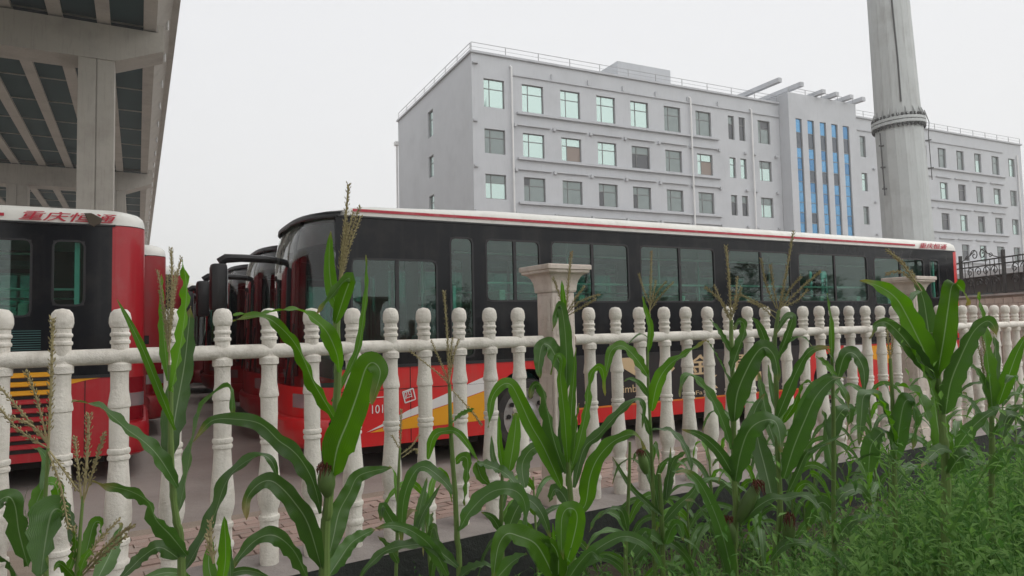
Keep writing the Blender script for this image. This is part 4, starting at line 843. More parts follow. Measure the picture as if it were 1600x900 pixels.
CORN = [
('tall corn plant before the red bus tail, its tassel standing clear against the sky',[(-1.17,2.473,-0.38),(-1.175,2.453,0.812),(-1.189,2.442,1.001),(-1.198,2.436,1.091),(-1.203,2.427,1.258),(-1.199,2.415,1.459),(-1.201,2.41,1.548)],0.0123,[([(-1.191,2.403,1.456),(-1.131,2.343,1.615),(-1.094,2.301,1.744),(-1.082,2.278,1.828),(-1.088,2.26,1.901)],0.0369,1),([(-1.213,2.425,1.492),(-1.241,2.447,1.66),(-1.252,2.458,1.786),(-1.257,2.462,1.872)],0.0201,1),([(-1.18,2.411,1.322),(-1.204,2.351,1.461),(-1.233,2.298,1.602),(-1.263,2.265,1.7),(-1.292,2.244,1.772)],0.0168,1),([(-1.217,2.441,1.212),(-1.216,2.487,1.373),(-1.203,2.523,1.542),(-1.196,2.545,1.706),(-1.194,2.55,1.758)],0.0492,0),([(-1.195,2.453,1.005),(-1.185,2.498,1.132),(-1.178,2.531,1.251),(-1.151,2.563,1.393),(-1.087,2.58,1.451),(-1.059,2.587,1.436),(-1.063,2.61,1.338)],0.038,0),([(-1.176,2.423,1.122),(-1.193,2.386,1.189),(-1.214,2.353,1.25),(-1.243,2.325,1.298),(-1.282,2.298,1.341),(-1.319,2.271,1.391),(-1.359,2.25,1.43),(-1.425,2.228,1.446)],0.0279,0),([(-1.15,2.436,0.886),(-1.175,2.378,0.97),(-1.202,2.332,1.036),(-1.21,2.294,1.105),(-1.248,2.26,1.149),(-1.295,2.232,1.172),(-1.345,2.207,1.195)],0.0346,0),([(-1.179,2.465,0.814),(-1.132,2.495,0.907),(-1.091,2.52,1.0),(-1.064,2.539,1.098),(-1.023,2.551,1.159),(-0.946,2.565,1.201),(-0.904,2.574,1.179),(-0.885,2.588,1.111)],0.0369,0),([(-1.181,2.437,0.878),(-1.221,2.392,0.93),(-1.26,2.363,0.912),(-1.287,2.342,0.884),(-1.324,2.322,0.844)],0.0302,0)],[[(-1.204,2.411,1.537),(-1.195,2.401,1.704),(-1.186,2.393,1.838),(-1.187,2.386,1.954)],[(-1.204,2.406,1.615),(-1.225,2.415,1.75),(-1.253,2.424,1.883)],[(-1.205,2.407,1.593),(-1.226,2.422,1.705),(-1.25,2.436,1.808)],[(-1.196,2.403,1.66),(-1.195,2.427,1.795),(-1.182,2.45,1.929)],[(-1.197,2.405,1.637),(-1.193,2.414,1.772),(-1.19,2.425,1.874)],[(-1.2,2.406,1.615),(-1.218,2.428,1.75),(-1.23,2.451,1.866)]],[]),
('tallest corn plant, its brown tassel in front of the bus windscreen corner',[(-0.584,2.065,-0.38),(-0.565,2.045,0.933),(-0.551,2.034,1.128),(-0.539,2.027,1.235),(-0.52,2.016,1.424),(-0.512,2.01,1.536),(-0.512,2.001,1.684),(-0.502,1.995,1.796)],0.014,[([(-0.503,1.988,1.703),(-0.515,1.964,1.766),(-0.516,1.938,1.847),(-0.505,1.916,1.933)],0.0196,1),([(-0.513,1.99,1.675),(-0.472,1.931,1.751),(-0.449,1.902,1.794),(-0.464,1.893,1.788),(-0.486,1.875,1.756),(-0.51,1.858,1.721),(-0.529,1.848,1.699)],0.0214,1),([(-0.505,1.998,1.533),(-0.5,1.957,1.584),(-0.513,1.905,1.648),(-0.538,1.87,1.685),(-0.567,1.841,1.708),(-0.606,1.814,1.71),(-0.664,1.779,1.699),(-0.713,1.754,1.701)],0.0251,1),([(-0.514,2.007,1.385),(-0.528,1.956,1.441),(-0.548,1.891,1.513),(-0.559,1.835,1.582),(-0.576,1.793,1.634),(-0.603,1.756,1.674),(-0.624,1.737,1.69),(-0.656,1.716,1.694),(-0.69,1.696,1.683)],0.0251,1),([(-0.534,2.027,1.446),(-0.498,2.052,1.518),(-0.468,2.073,1.592),(-0.455,2.092,1.684),(-0.446,2.107,1.782),(-0.449,2.119,1.886)],0.013,1),([(-0.532,2.016,1.232),(-0.503,1.962,1.323),(-0.458,1.911,1.409),(-0.421,1.868,1.487),(-0.393,1.836,1.552),(-0.37,1.826,1.566),(-0.351,1.816,1.544),(-0.358,1.804,1.504),(-0.371,1.791,1.461)],0.0484,1),([(-0.555,2.054,0.99),(-0.546,2.079,1.045),(-0.535,2.103,1.109),(-0.508,2.121,1.161),(-0.485,2.134,1.206),(-0.436,2.146,1.221),(-0.383,2.157,1.226)],0.0317,0),([(-0.558,2.057,0.934),(-0.537,2.107,0.966),(-0.512,2.147,1.001),(-0.481,2.17,1.018),(-0.44,2.192,1.032)],0.0279,0),([(-0.566,2.022,1.127),(-0.586,2.016,1.215),(-0.616,2.011,1.277),(-0.648,2.009,1.314),(-0.684,2.007,1.341),(-0.735,2.003,1.39),(-0.808,2.002,1.405),(-0.876,2.001,1.401),(-0.929,2.004,1.342)],0.0279,0),([(-0.57,2.031,0.97),(-0.588,1.971,1.109),(-0.618,1.941,1.18),(-0.65,1.919,1.229),(-0.677,1.908,1.248),(-0.706,1.899,1.238),(-0.73,1.889,1.204),(-0.729,1.88,1.15)],0.0326,0),([(-0.608,2.033,0.934),(-0.63,1.989,1.025),(-0.661,1.963,1.074),(-0.692,1.949,1.09),(-0.726,1.936,1.079),(-0.76,1.921,1.044),(-0.782,1.911,1.007)],0.0279,0)],[[(-0.502,1.995,1.786),(-0.493,1.991,1.87),(-0.48,1.985,1.972),(-0.468,1.979,2.078)],[(-0.5,1.994,1.805),(-0.488,2.019,1.911),(-0.471,2.045,2.006)],[(-0.5,1.994,1.805),(-0.48,1.999,1.899),(-0.442,2.003,2.016)],[(-0.498,1.995,1.796),(-0.479,2.017,1.891),(-0.447,2.04,1.995)],[(-0.5,1.995,1.796),(-0.48,1.963,1.885),(-0.461,1.931,1.954)]],[[(-0.544,2.011,1.179),(-0.546,1.99,1.268),(-0.551,1.977,1.235)]]),
('corn plant at the bottom left corner with spread tassels and a broad folded leaf',[(-1.137,1.711,-0.38),(-1.136,1.691,0.989),(-1.136,1.684,1.112),(-1.133,1.677,1.234),(-1.122,1.668,1.387)],0.0061,[([(-1.073,1.665,1.227),(-1.081,1.644,1.249),(-1.087,1.629,1.237),(-1.073,1.591,1.184),(-1.059,1.555,1.109)],0.043,0),([(-1.168,1.672,1.109),(-1.155,1.622,1.203),(-1.142,1.59,1.269),(-1.149,1.577,1.295),(-1.167,1.565,1.279),(-1.17,1.548,1.224)],0.0307,0),([(-1.173,1.69,1.223),(-1.19,1.738,1.257),(-1.193,1.766,1.281),(-1.182,1.784,1.278),(-1.186,1.806,1.244),(-1.211,1.832,1.195)],0.0192,1),([(-1.146,1.686,1.285),(-1.212,1.798,1.331),(-1.253,1.835,1.355),(-1.292,1.857,1.359)],0.0131,0),([(-1.069,1.694,1.149),(-1.12,1.76,1.188),(-1.153,1.793,1.22),(-1.18,1.806,1.229)],0.0169,0),([(-1.055,1.698,1.083),(-1.074,1.753,1.134),(-1.079,1.783,1.175),(-1.067,1.791,1.175),(-1.076,1.812,1.129)],0.0184,1),([(-1.021,1.699,1.062),(-1.044,1.789,1.09),(-1.054,1.84,1.123),(-1.059,1.869,1.155)],0.0246,0),([(-1.19,1.674,1.079),(-1.187,1.631,1.136),(-1.208,1.611,1.155)],0.0184,0),([(-1.083,1.674,1.076),(-1.047,1.645,1.123),(-1.023,1.621,1.174),(-1.021,1.608,1.207)],0.0154,1)],[[(-1.122,1.668,1.38),(-1.111,1.659,1.541),(-1.104,1.65,1.698)],[(-1.122,1.668,1.395),(-1.133,1.643,1.505),(-1.146,1.622,1.574)],[(-1.122,1.668,1.395),(-1.176,1.667,1.462),(-1.241,1.665,1.538)],[(-1.122,1.668,1.387),(-1.194,1.671,1.431),(-1.246,1.672,1.489)],[(-1.122,1.668,1.38),(-1.071,1.639,1.302),(-1.033,1.61,1.212)],[(-1.118,1.668,1.38),(-1.067,1.652,1.329),(-1.028,1.634,1.293)],[(-1.122,1.667,1.403),(-1.148,1.649,1.444),(-1.185,1.632,1.466)]],[]),
('second tasselled corn at the bottom left, beside the broad folded leaf',[(-1.01,1.66,-0.38),(-1.027,1.64,1.007),(-1.028,1.635,1.089),(-1.02,1.63,1.171),(-1.009,1.624,1.282)],0.0052,[([(-1.017,1.623,1.093),(-0.982,1.585,1.144),(-0.957,1.566,1.172),(-0.943,1.56,1.166)],0.0149,1),([(-1.023,1.623,1.093),(-1.023,1.593,1.125),(-1.03,1.573,1.146),(-1.033,1.562,1.133)],0.0134,1)],[[(-1.009,1.625,1.267),(-0.996,1.618,1.393),(-0.992,1.613,1.471)],[(-1.013,1.624,1.275),(-1.032,1.638,1.361),(-1.049,1.654,1.412)],[(-1.006,1.624,1.275),(-0.962,1.595,1.367),(-0.928,1.568,1.432)],[(-1.02,1.634,1.111),(-0.994,1.652,1.164),(-0.951,1.67,1.214)],[(-1.016,1.634,1.104),(-0.937,1.605,1.177),(-0.867,1.577,1.225)],[(-1.027,1.634,1.111),(-1.036,1.639,1.168),(-1.042,1.645,1.207)],[(-1.016,1.635,1.096),(-0.951,1.605,1.151),(-0.883,1.576,1.201)]],[]),
('small young corn tip poking up at the bottom edge between two tall plants',[(-0.676,1.559,-0.38),(-0.656,1.539,1.013),(-0.654,1.533,1.117)],0.0042,[([(-0.643,1.522,1.107),(-0.62,1.488,1.179),(-0.609,1.454,1.273)],0.0168,1),([(-0.671,1.546,1.099),(-0.69,1.564,1.142),(-0.688,1.576,1.191)],0.0154,1),([(-0.634,1.547,1.098),(-0.647,1.578,1.136),(-0.66,1.6,1.184)],0.0098,0)],[[(-0.664,1.531,1.152),(-0.669,1.529,1.194),(-0.67,1.526,1.247)],[(-0.664,1.531,1.152),(-0.687,1.555,1.186),(-0.7,1.581,1.2)]],[]),
('slender corn with a thin tassel before the yellow and white bus stripe',[(-0.253,2.884,-0.38),(-0.241,2.864,0.633),(-0.247,2.854,0.803),(-0.251,2.843,0.985),(-0.258,2.836,1.115),(-0.263,2.827,1.271),(-0.264,2.818,1.428)],0.0117,[([(-0.262,2.815,1.263),(-0.231,2.768,1.294),(-0.192,2.723,1.321),(-0.155,2.694,1.339)],0.0248,1),([(-0.356,2.823,1.125),(-0.336,2.801,1.205),(-0.306,2.79,1.237),(-0.241,2.778,1.242),(-0.198,2.771,1.202),(-0.15,2.764,1.126)],0.0196,1),([(-0.244,2.824,1.107),(-0.216,2.804,1.136),(-0.193,2.792,1.122),(-0.197,2.76,1.041),(-0.207,2.739,0.959)],0.0248,1),([(-0.238,2.84,0.832),(-0.187,2.806,0.921),(-0.107,2.773,0.998),(-0.031,2.754,1.016),(0.019,2.743,0.99),(0.035,2.734,0.93),(0.033,2.723,0.836)],0.0404,0),([(-0.244,2.849,0.687),(-0.295,2.822,0.742),(-0.35,2.798,0.791),(-0.428,2.776,0.8),(-0.513,2.755,0.789),(-0.574,2.741,0.745),(-0.622,2.731,0.691)],0.03,0),([(-0.252,2.856,0.974),(-0.308,2.878,1.035),(-0.384,2.899,1.082),(-0.432,2.914,1.046),(-0.472,2.94,0.954),(-0.489,2.966,0.841),(-0.496,2.987,0.736)],0.03,0),([(-0.286,2.851,0.652),(-0.319,2.813,0.736),(-0.358,2.783,0.806),(-0.424,2.753,0.866),(-0.491,2.733,0.891),(-0.553,2.72,0.884)],0.0287,0),([(-0.245,2.851,0.638),(-0.193,2.823,0.684),(-0.127,2.801,0.706),(-0.081,2.79,0.688)],0.0287,0)],[[(-0.265,2.818,1.415),(-0.266,2.809,1.584),(-0.277,2.796,1.805)],[(-0.265,2.818,1.415),(-0.28,2.796,1.45),(-0.417,2.77,1.568)],[(-0.264,2.818,1.428),(-0.297,2.847,1.505),(-0.341,2.875,1.602)],[(-0.264,2.818,1.428),(-0.249,2.838,1.53),(-0.225,2.859,1.608)],[(-0.265,2.818,1.415),(-0.18,2.809,1.323),(-0.136,2.798,1.262)],[(-0.264,2.818,1.428),(-0.26,2.844,1.53),(-0.253,2.872,1.614)]],[]),
('thin withered corn behind the slender one, before the bus skirt',[(-0.574,3.302,-0.38),(-0.576,3.282,0.331),(-0.559,3.259,0.717),(-0.547,3.244,0.985),(-0.538,3.237,1.104)],0.0089,[([(-0.552,3.265,0.827),(-0.578,3.306,0.973),(-0.604,3.313,1.008)],0.0149,1),([(-0.548,3.248,0.715),(-0.593,3.209,0.811),(-0.614,3.195,0.852),(-0.621,3.185,0.786)],0.0298,0),([(-0.481,3.274,0.676),(-0.447,3.297,0.778),(-0.393,3.312,0.862),(-0.359,3.318,0.917)],0.0179,0),([(-0.475,3.274,0.682),(-0.466,3.327,0.785),(-0.447,3.358,0.868),(-0.43,3.376,0.94)],0.0209,0),([(-0.551,3.27,0.744),(-0.505,3.286,0.797),(-0.47,3.292,0.801)],0.0179,2),([(-0.557,3.256,0.573),(-0.597,3.22,0.672),(-0.641,3.206,0.712)],0.0238,0)],[[(-0.538,3.238,1.089),(-0.533,3.232,1.193),(-0.528,3.227,1.282)],[(-0.536,3.239,1.074),(-0.492,3.268,1.103),(-0.456,3.296,1.152)],[(-0.535,3.238,1.089),(-0.561,3.249,1.132),(-0.58,3.261,1.16)],[(-0.53,3.24,1.059),(-0.474,3.271,1.091),(-0.468,3.305,1.066)]],[]),
('leafy corn with bright upright leaves in front of the near pillar',[(0.231,2.782,-0.38),(0.215,2.762,0.659),(0.214,2.747,0.923),(0.209,2.741,1.024),(0.202,2.732,1.174),(0.203,2.723,1.325),(0.203,2.716,1.45),(0.209,2.702,1.701)],0.0113,[([(0.202,2.723,1.121),(0.19,2.66,1.308),(0.176,2.617,1.453),(0.182,2.599,1.526),(0.16,2.594,1.539),(0.139,2.586,1.471)],0.0239,1),([(0.212,2.747,1.116),(0.227,2.775,1.318),(0.243,2.787,1.465),(0.253,2.792,1.565)],0.0189,1),([(0.219,2.749,1.091),(0.254,2.768,1.192),(0.287,2.786,1.316),(0.305,2.799,1.437),(0.335,2.804,1.482),(0.362,2.809,1.466),(0.369,2.827,1.363)],0.0264,1),([(0.189,2.725,1.084),(0.15,2.684,1.208),(0.124,2.647,1.336),(0.106,2.626,1.42),(0.074,2.619,1.434),(0.056,2.614,1.384)],0.0415,0),([(0.177,2.729,1.022),(0.109,2.661,1.189),(0.061,2.626,1.28),(0.019,2.591,1.38),(-0.013,2.571,1.44),(-0.051,2.562,1.436),(-0.085,2.551,1.387),(-0.098,2.538,1.288)],0.0339,1),([(0.201,2.707,1.396),(0.205,2.678,1.527),(0.199,2.653,1.651),(0.185,2.639,1.732),(0.167,2.637,1.701),(0.15,2.635,1.635)],0.0289,0),([(0.212,2.704,1.446),(0.163,2.674,1.538),(0.138,2.662,1.578),(0.111,2.657,1.579),(0.096,2.649,1.506),(0.1,2.645,1.453)],0.0365,0),([(0.203,2.69,1.696),(0.198,2.665,1.763),(0.193,2.647,1.829)],0.0126,1),([(0.227,2.753,1.015),(0.272,2.786,1.158),(0.335,2.802,1.21),(0.404,2.818,1.278),(0.473,2.83,1.332),(0.508,2.835,1.344),(0.529,2.844,1.303),(0.521,2.858,1.226)],0.0239,0),([(0.218,2.735,0.921),(0.264,2.715,0.955),(0.283,2.676,1.073),(0.314,2.651,1.15),(0.369,2.629,1.212),(0.433,2.613,1.24),(0.467,2.607,1.225),(0.484,2.602,1.186)],0.0365,1),([(0.195,2.75,1.071),(0.192,2.803,1.188),(0.197,2.834,1.286),(0.179,2.85,1.363)],0.0251,0),([(0.205,2.757,0.945),(0.18,2.784,0.989),(0.151,2.796,1.0),(0.13,2.816,0.945)],0.0277,0),([(0.199,2.753,1.021),(0.235,2.797,1.162),(0.247,2.818,1.261),(0.264,2.828,1.337)],0.0201,1)],[[(0.208,2.703,1.676),(0.222,2.694,1.826),(0.237,2.688,1.942)],[(0.211,2.702,1.696),(0.261,2.685,1.745),(0.338,2.669,1.772)],[(0.211,2.702,1.701),(0.25,2.688,1.763),(0.282,2.676,1.804)],[(0.209,2.702,1.701),(0.179,2.673,1.788),(0.159,2.647,1.839)],[(0.211,2.702,1.689),(0.277,2.675,1.729),(0.32,2.649,1.752)]],[]),
('short bright corn at the bottom middle with a looped leaf',[(0.11,1.971,-0.38),(0.127,1.951,0.821),(0.131,1.941,0.998),(0.132,1.939,1.033)],0.008,[([(0.13,1.929,0.995),(0.15,1.908,1.068),(0.162,1.892,1.128),(0.156,1.885,1.156),(0.135,1.881,1.161),(0.12,1.878,1.137),(0.116,1.871,1.071),(0.12,1.868,1.032)],0.0257,1),([(0.101,1.932,0.953),(0.07,1.887,1.034),(0.044,1.862,1.079),(0.005,1.841,1.103),(-0.026,1.826,1.115),(-0.048,1.814,1.093),(-0.059,1.799,1.049),(-0.064,1.788,1.009)],0.0336,1),([(0.108,1.932,0.953),(0.108,1.894,1.031),(0.091,1.877,1.07),(0.06,1.865,1.09)],0.0248,1),([(0.154,1.931,0.959),(0.188,1.905,1.022),(0.234,1.884,1.065),(0.283,1.867,1.089),(0.328,1.855,1.078),(0.363,1.845,1.044),(0.387,1.836,0.986)],0.0177,0),([(-0.067,1.931,0.957),(-0.02,1.889,1.018),(0.023,1.867,1.051)],0.0248,0),([(0.1,1.927,1.037),(0.098,1.907,1.081),(0.096,1.894,1.121)],0.0053,1),([(0.133,1.932,0.952),(0.165,1.899,1.011),(0.198,1.879,1.047),(0.222,1.869,1.02)],0.0177,0)],[],[]),
('young corn with upright blades before the front bus wheel',[(-0.071,3.395,-0.38),(-0.075,3.375,0.447),(-0.077,3.358,0.738),(-0.066,3.345,0.968)],0.0123,[([(-0.063,3.333,0.965),(-0.077,3.289,1.114),(-0.076,3.258,1.256)],0.0169,1),([(-0.036,3.358,0.956),(-0.008,3.385,1.097),(0.005,3.399,1.219),(-0.014,3.401,1.225)],0.0399,1),([(-0.082,3.358,0.951),(-0.112,3.387,1.031),(-0.117,3.406,1.127)],0.0154,0),([(-0.187,3.33,1.013),(-0.125,3.298,1.0),(-0.05,3.262,0.97),(0.003,3.236,0.916),(0.028,3.222,0.866)],0.0384,0),([(0.04,3.362,0.88),(0.03,3.398,0.98),(0.073,3.42,1.049),(0.131,3.434,1.058),(0.165,3.449,1.008)],0.0399,0),([(-0.077,3.369,0.766),(-0.054,3.402,0.849),(-0.021,3.419,0.912)],0.0215,0),([(-0.187,3.33,1.013),(-0.165,3.296,0.951),(-0.123,3.278,0.915)],0.0338,1),([(-0.081,3.35,0.681),(-0.115,3.309,0.753),(-0.168,3.285,0.79)],0.0215,0),([(-0.058,3.352,0.65),(-0.009,3.317,0.778),(0.044,3.3,0.841),(0.112,3.289,0.783),(0.153,3.281,0.666)],0.0399,0)],[],[]),
('slim corn with a single upright tassel, first right of the near pillar',[(0.662,3.392,-0.38),(0.655,3.372,0.507),(0.654,3.35,0.875),(0.65,3.336,1.121),(0.644,3.322,1.366),(0.643,3.315,1.489),(0.658,3.302,1.703)],0.0092,[([(0.645,3.308,1.398),(0.597,3.268,1.468),(0.545,3.233,1.528),(0.501,3.213,1.556),(0.453,3.197,1.534),(0.431,3.181,1.47),(0.415,3.167,1.401)],0.0307,1),([(0.642,3.301,1.514),(0.652,3.271,1.627),(0.63,3.252,1.715),(0.614,3.239,1.785)],0.0184,1),([(0.654,3.317,1.239),(0.675,3.266,1.37),(0.725,3.232,1.458),(0.81,3.203,1.52),(0.892,3.181,1.572)],0.0338,1),([(0.643,3.313,1.306),(0.596,3.277,1.371),(0.548,3.258,1.398),(0.516,3.25,1.387)],0.0154,0),([(0.645,3.324,1.123),(0.619,3.302,1.202),(0.594,3.295,1.234)],0.0154,0),([(0.661,3.298,1.566),(0.602,3.267,1.607),(0.52,3.241,1.54)],0.0077,0)],[[(0.657,3.303,1.688),(0.667,3.294,1.857),(0.673,3.285,2.001)],[(0.661,3.301,1.734),(0.627,3.282,1.826),(0.605,3.265,1.893)],[(0.661,3.301,1.734),(0.683,3.319,1.802),(0.701,3.338,1.865)],[(0.661,3.302,1.719),(0.711,3.296,1.788),(0.774,3.291,1.851)],[(0.661,3.301,1.734),(0.697,3.283,1.809),(0.735,3.268,1.853)]],[]),
('broken yellowing corn stalk standing between the near pillar and the slim corn',[(0.467,3.089,-0.38),(0.468,3.069,0.544),(0.479,3.055,0.781),(0.492,3.044,0.976),(0.499,3.034,1.143)],0.0098,[([(0.477,3.045,0.757),(0.452,3.009,0.849),(0.403,2.994,0.867),(0.346,2.982,0.837)],0.0196,0),([(0.481,3.076,0.638),(0.523,3.084,0.689),(0.568,3.09,0.742),(0.554,3.104,0.655)],0.0279,0)],[],[]),
('low dark corn clump in front of the black advert panel',[(0.676,3.395,-0.38),(0.694,3.375,0.445),(0.692,3.356,0.782),(0.686,3.347,0.936)],0.0138,[([(0.684,3.37,0.743),(0.664,3.396,0.895),(0.619,3.411,1.054)],0.0261,0),([(0.694,3.37,0.742),(0.744,3.4,0.923),(0.76,3.411,1.051)],0.0138,0),([(0.717,3.367,0.803),(0.742,3.391,0.919),(0.778,3.403,0.996),(0.851,3.412,1.03)],0.0261,0),([(0.652,3.323,1.147),(0.726,3.286,1.151),(0.778,3.258,1.1),(0.807,3.233,1.016),(0.807,3.218,0.94)],0.023,0),([(0.745,3.334,0.949),(0.814,3.305,0.942),(0.864,3.277,0.872),(0.91,3.245,0.747),(0.951,3.232,0.686)],0.0323,0),([(0.694,3.346,0.737),(0.616,3.322,0.808),(0.538,3.299,0.889),(0.454,3.271,1.034)],0.0154,0),([(0.695,3.373,0.687),(0.784,3.396,0.77),(0.858,3.41,0.827),(0.914,3.419,0.916)],0.0215,0),([(0.694,3.354,0.602),(0.626,3.322,0.658),(0.578,3.309,0.654),(0.549,3.296,0.594)],0.0307,0),([(0.707,3.354,0.602),(0.732,3.319,0.686),(0.761,3.308,0.704),(0.779,3.294,0.634)],0.0307,0)],[],[[(0.621,3.327,0.942),(0.593,3.305,1.049),(0.59,3.292,1.021)]]),
('dark glossy corn with three tassel spikes and a red-silked ear',[(0.807,2.579,-0.38),(0.788,2.559,0.708),(0.789,2.551,0.847),(0.796,2.544,0.963),(0.792,2.536,1.103),(0.794,2.525,1.289),(0.795,2.517,1.428),(0.793,2.509,1.568),(0.795,2.504,1.661)],0.0116,[([(0.785,2.502,1.476),(0.801,2.471,1.546),(0.82,2.445,1.614),(0.816,2.434,1.648),(0.794,2.428,1.655),(0.777,2.423,1.624)],0.0244,0),([(0.787,2.498,1.545),(0.746,2.448,1.597),(0.716,2.418,1.634),(0.686,2.398,1.664)],0.014,0),([(0.793,2.513,1.295),(0.795,2.472,1.398),(0.824,2.437,1.49),(0.855,2.415,1.549),(0.881,2.407,1.562),(0.904,2.4,1.535),(0.911,2.393,1.491),(0.911,2.387,1.443)],0.0407,0),([(0.793,2.507,1.397),(0.744,2.444,1.48),(0.701,2.402,1.546),(0.669,2.378,1.591)],0.0175,0),([(0.781,2.519,1.194),(0.739,2.467,1.298),(0.69,2.425,1.389),(0.647,2.401,1.441),(0.611,2.385,1.471),(0.582,2.378,1.462),(0.564,2.366,1.402)],0.0244,0),([(0.792,2.525,1.078),(0.797,2.478,1.178),(0.815,2.439,1.264),(0.847,2.418,1.302),(0.887,2.403,1.312),(0.906,2.394,1.287),(0.907,2.377,1.205)],0.0431,0),([(0.79,2.525,1.089),(0.731,2.469,1.181),(0.678,2.435,1.237),(0.633,2.415,1.268),(0.574,2.396,1.287)],0.0221,0),([(0.777,2.546,0.719),(0.722,2.462,0.898),(0.671,2.409,1.023),(0.62,2.372,1.115),(0.574,2.354,1.154),(0.535,2.345,1.153)],0.0291,0),([(0.754,2.546,0.72),(0.708,2.48,0.871),(0.662,2.441,0.971),(0.614,2.418,1.033),(0.581,2.41,1.045)],0.0221,0),([(0.81,2.535,0.92),(0.851,2.499,0.985),(0.899,2.471,1.025),(0.948,2.451,1.033),(1.003,2.43,1.046),(1.035,2.416,1.013),(1.053,2.406,0.972),(1.047,2.394,0.911)],0.0221,0),([(0.804,2.545,1.147),(0.855,2.585,1.208),(0.912,2.631,1.32),(0.957,2.649,1.377)],0.0279,0)],[[(0.795,2.506,1.626),(0.791,2.497,1.777),(0.781,2.488,1.93)],[(0.795,2.504,1.649),(0.752,2.466,1.725),(0.684,2.43,1.778)],[(0.795,2.504,1.649),(0.774,2.518,1.708),(0.746,2.531,1.789)],[(0.795,2.504,1.661),(0.819,2.524,1.731),(0.836,2.543,1.817)],[(0.798,2.503,1.672),(0.807,2.466,1.729),(0.811,2.429,1.775)]],[[(0.8,2.526,0.934),(0.863,2.503,1.074),(0.872,2.49,1.03)],[(0.773,2.53,0.854),(0.752,2.51,0.946),(0.749,2.496,0.928)]]),
('corn whose long tassel leans right over the fence, beside the glossy three-spiked one',[(1.037,2.835,-0.38),(1.025,2.815,0.61),(1.052,2.799,0.891),(1.048,2.784,1.146),(1.048,2.769,1.402),(1.044,2.76,1.556),(1.065,2.752,1.696)],0.0115,[([(1.049,2.751,1.5),(1.071,2.728,1.568),(1.095,2.706,1.644),(1.096,2.699,1.671),(1.064,2.694,1.662),(1.021,2.687,1.598)],0.0192,0),([(1.014,2.749,1.539),(0.977,2.704,1.609),(0.949,2.681,1.652),(0.926,2.671,1.669)],0.0192,0),([(1.04,2.765,1.258),(1.065,2.721,1.356),(1.096,2.679,1.458),(1.13,2.653,1.527),(1.17,2.64,1.548),(1.21,2.632,1.543)],0.0269,0),([(1.07,2.749,1.543),(1.101,2.72,1.578),(1.137,2.702,1.587),(1.164,2.69,1.552)],0.0102,0),([(1.063,2.766,1.245),(1.104,2.731,1.329),(1.123,2.708,1.4),(1.146,2.701,1.418),(1.161,2.698,1.403)],0.0179,1),([(1.066,2.779,1.028),(1.094,2.741,1.153),(1.132,2.708,1.269),(1.168,2.686,1.357),(1.226,2.669,1.421),(1.274,2.661,1.433)],0.0448,0),([(1.027,2.808,0.939),(1.02,2.858,1.056),(1.008,2.888,1.156),(1.006,2.907,1.251)],0.0448,0),([(1.072,2.783,0.952),(1.107,2.753,1.046),(1.135,2.732,1.124),(1.162,2.724,1.147),(1.228,2.712,1.175)],0.0154,0),([(1.005,2.798,0.702),(1.04,2.762,0.767),(1.088,2.736,0.788),(1.136,2.715,0.789),(1.185,2.694,0.765),(1.231,2.676,0.727),(1.271,2.659,0.668)],0.0205,0),([(1.05,2.796,1.144),(1.031,2.831,1.242),(1.021,2.86,1.369),(1.013,2.872,1.447)],0.0256,0),([(1.048,2.787,1.298),(1.044,2.82,1.398),(1.043,2.835,1.475)],0.0128,0)],[[(1.062,2.753,1.683),(1.091,2.745,1.81),(1.131,2.734,2.011)],[(1.063,2.752,1.696),(1.161,2.737,1.79),(1.227,2.724,1.846)],[(1.068,2.751,1.708),(1.14,2.755,1.733),(1.187,2.758,1.778)],[(1.055,2.752,1.704),(1.004,2.712,1.797),(0.973,2.671,1.898)],[(1.06,2.752,1.703),(1.032,2.714,1.797),(1.012,2.678,1.873)],[(1.06,2.753,1.683),(0.968,2.728,1.73),(0.901,2.704,1.759)],[(1.057,2.754,1.658),(1.008,2.783,1.711),(0.962,2.813,1.739)],[(1.062,2.753,1.683),(1.097,2.726,1.771),(1.14,2.702,1.826)]],[[(1.075,2.786,0.769),(1.074,2.764,0.884),(1.069,2.752,0.828)]]),
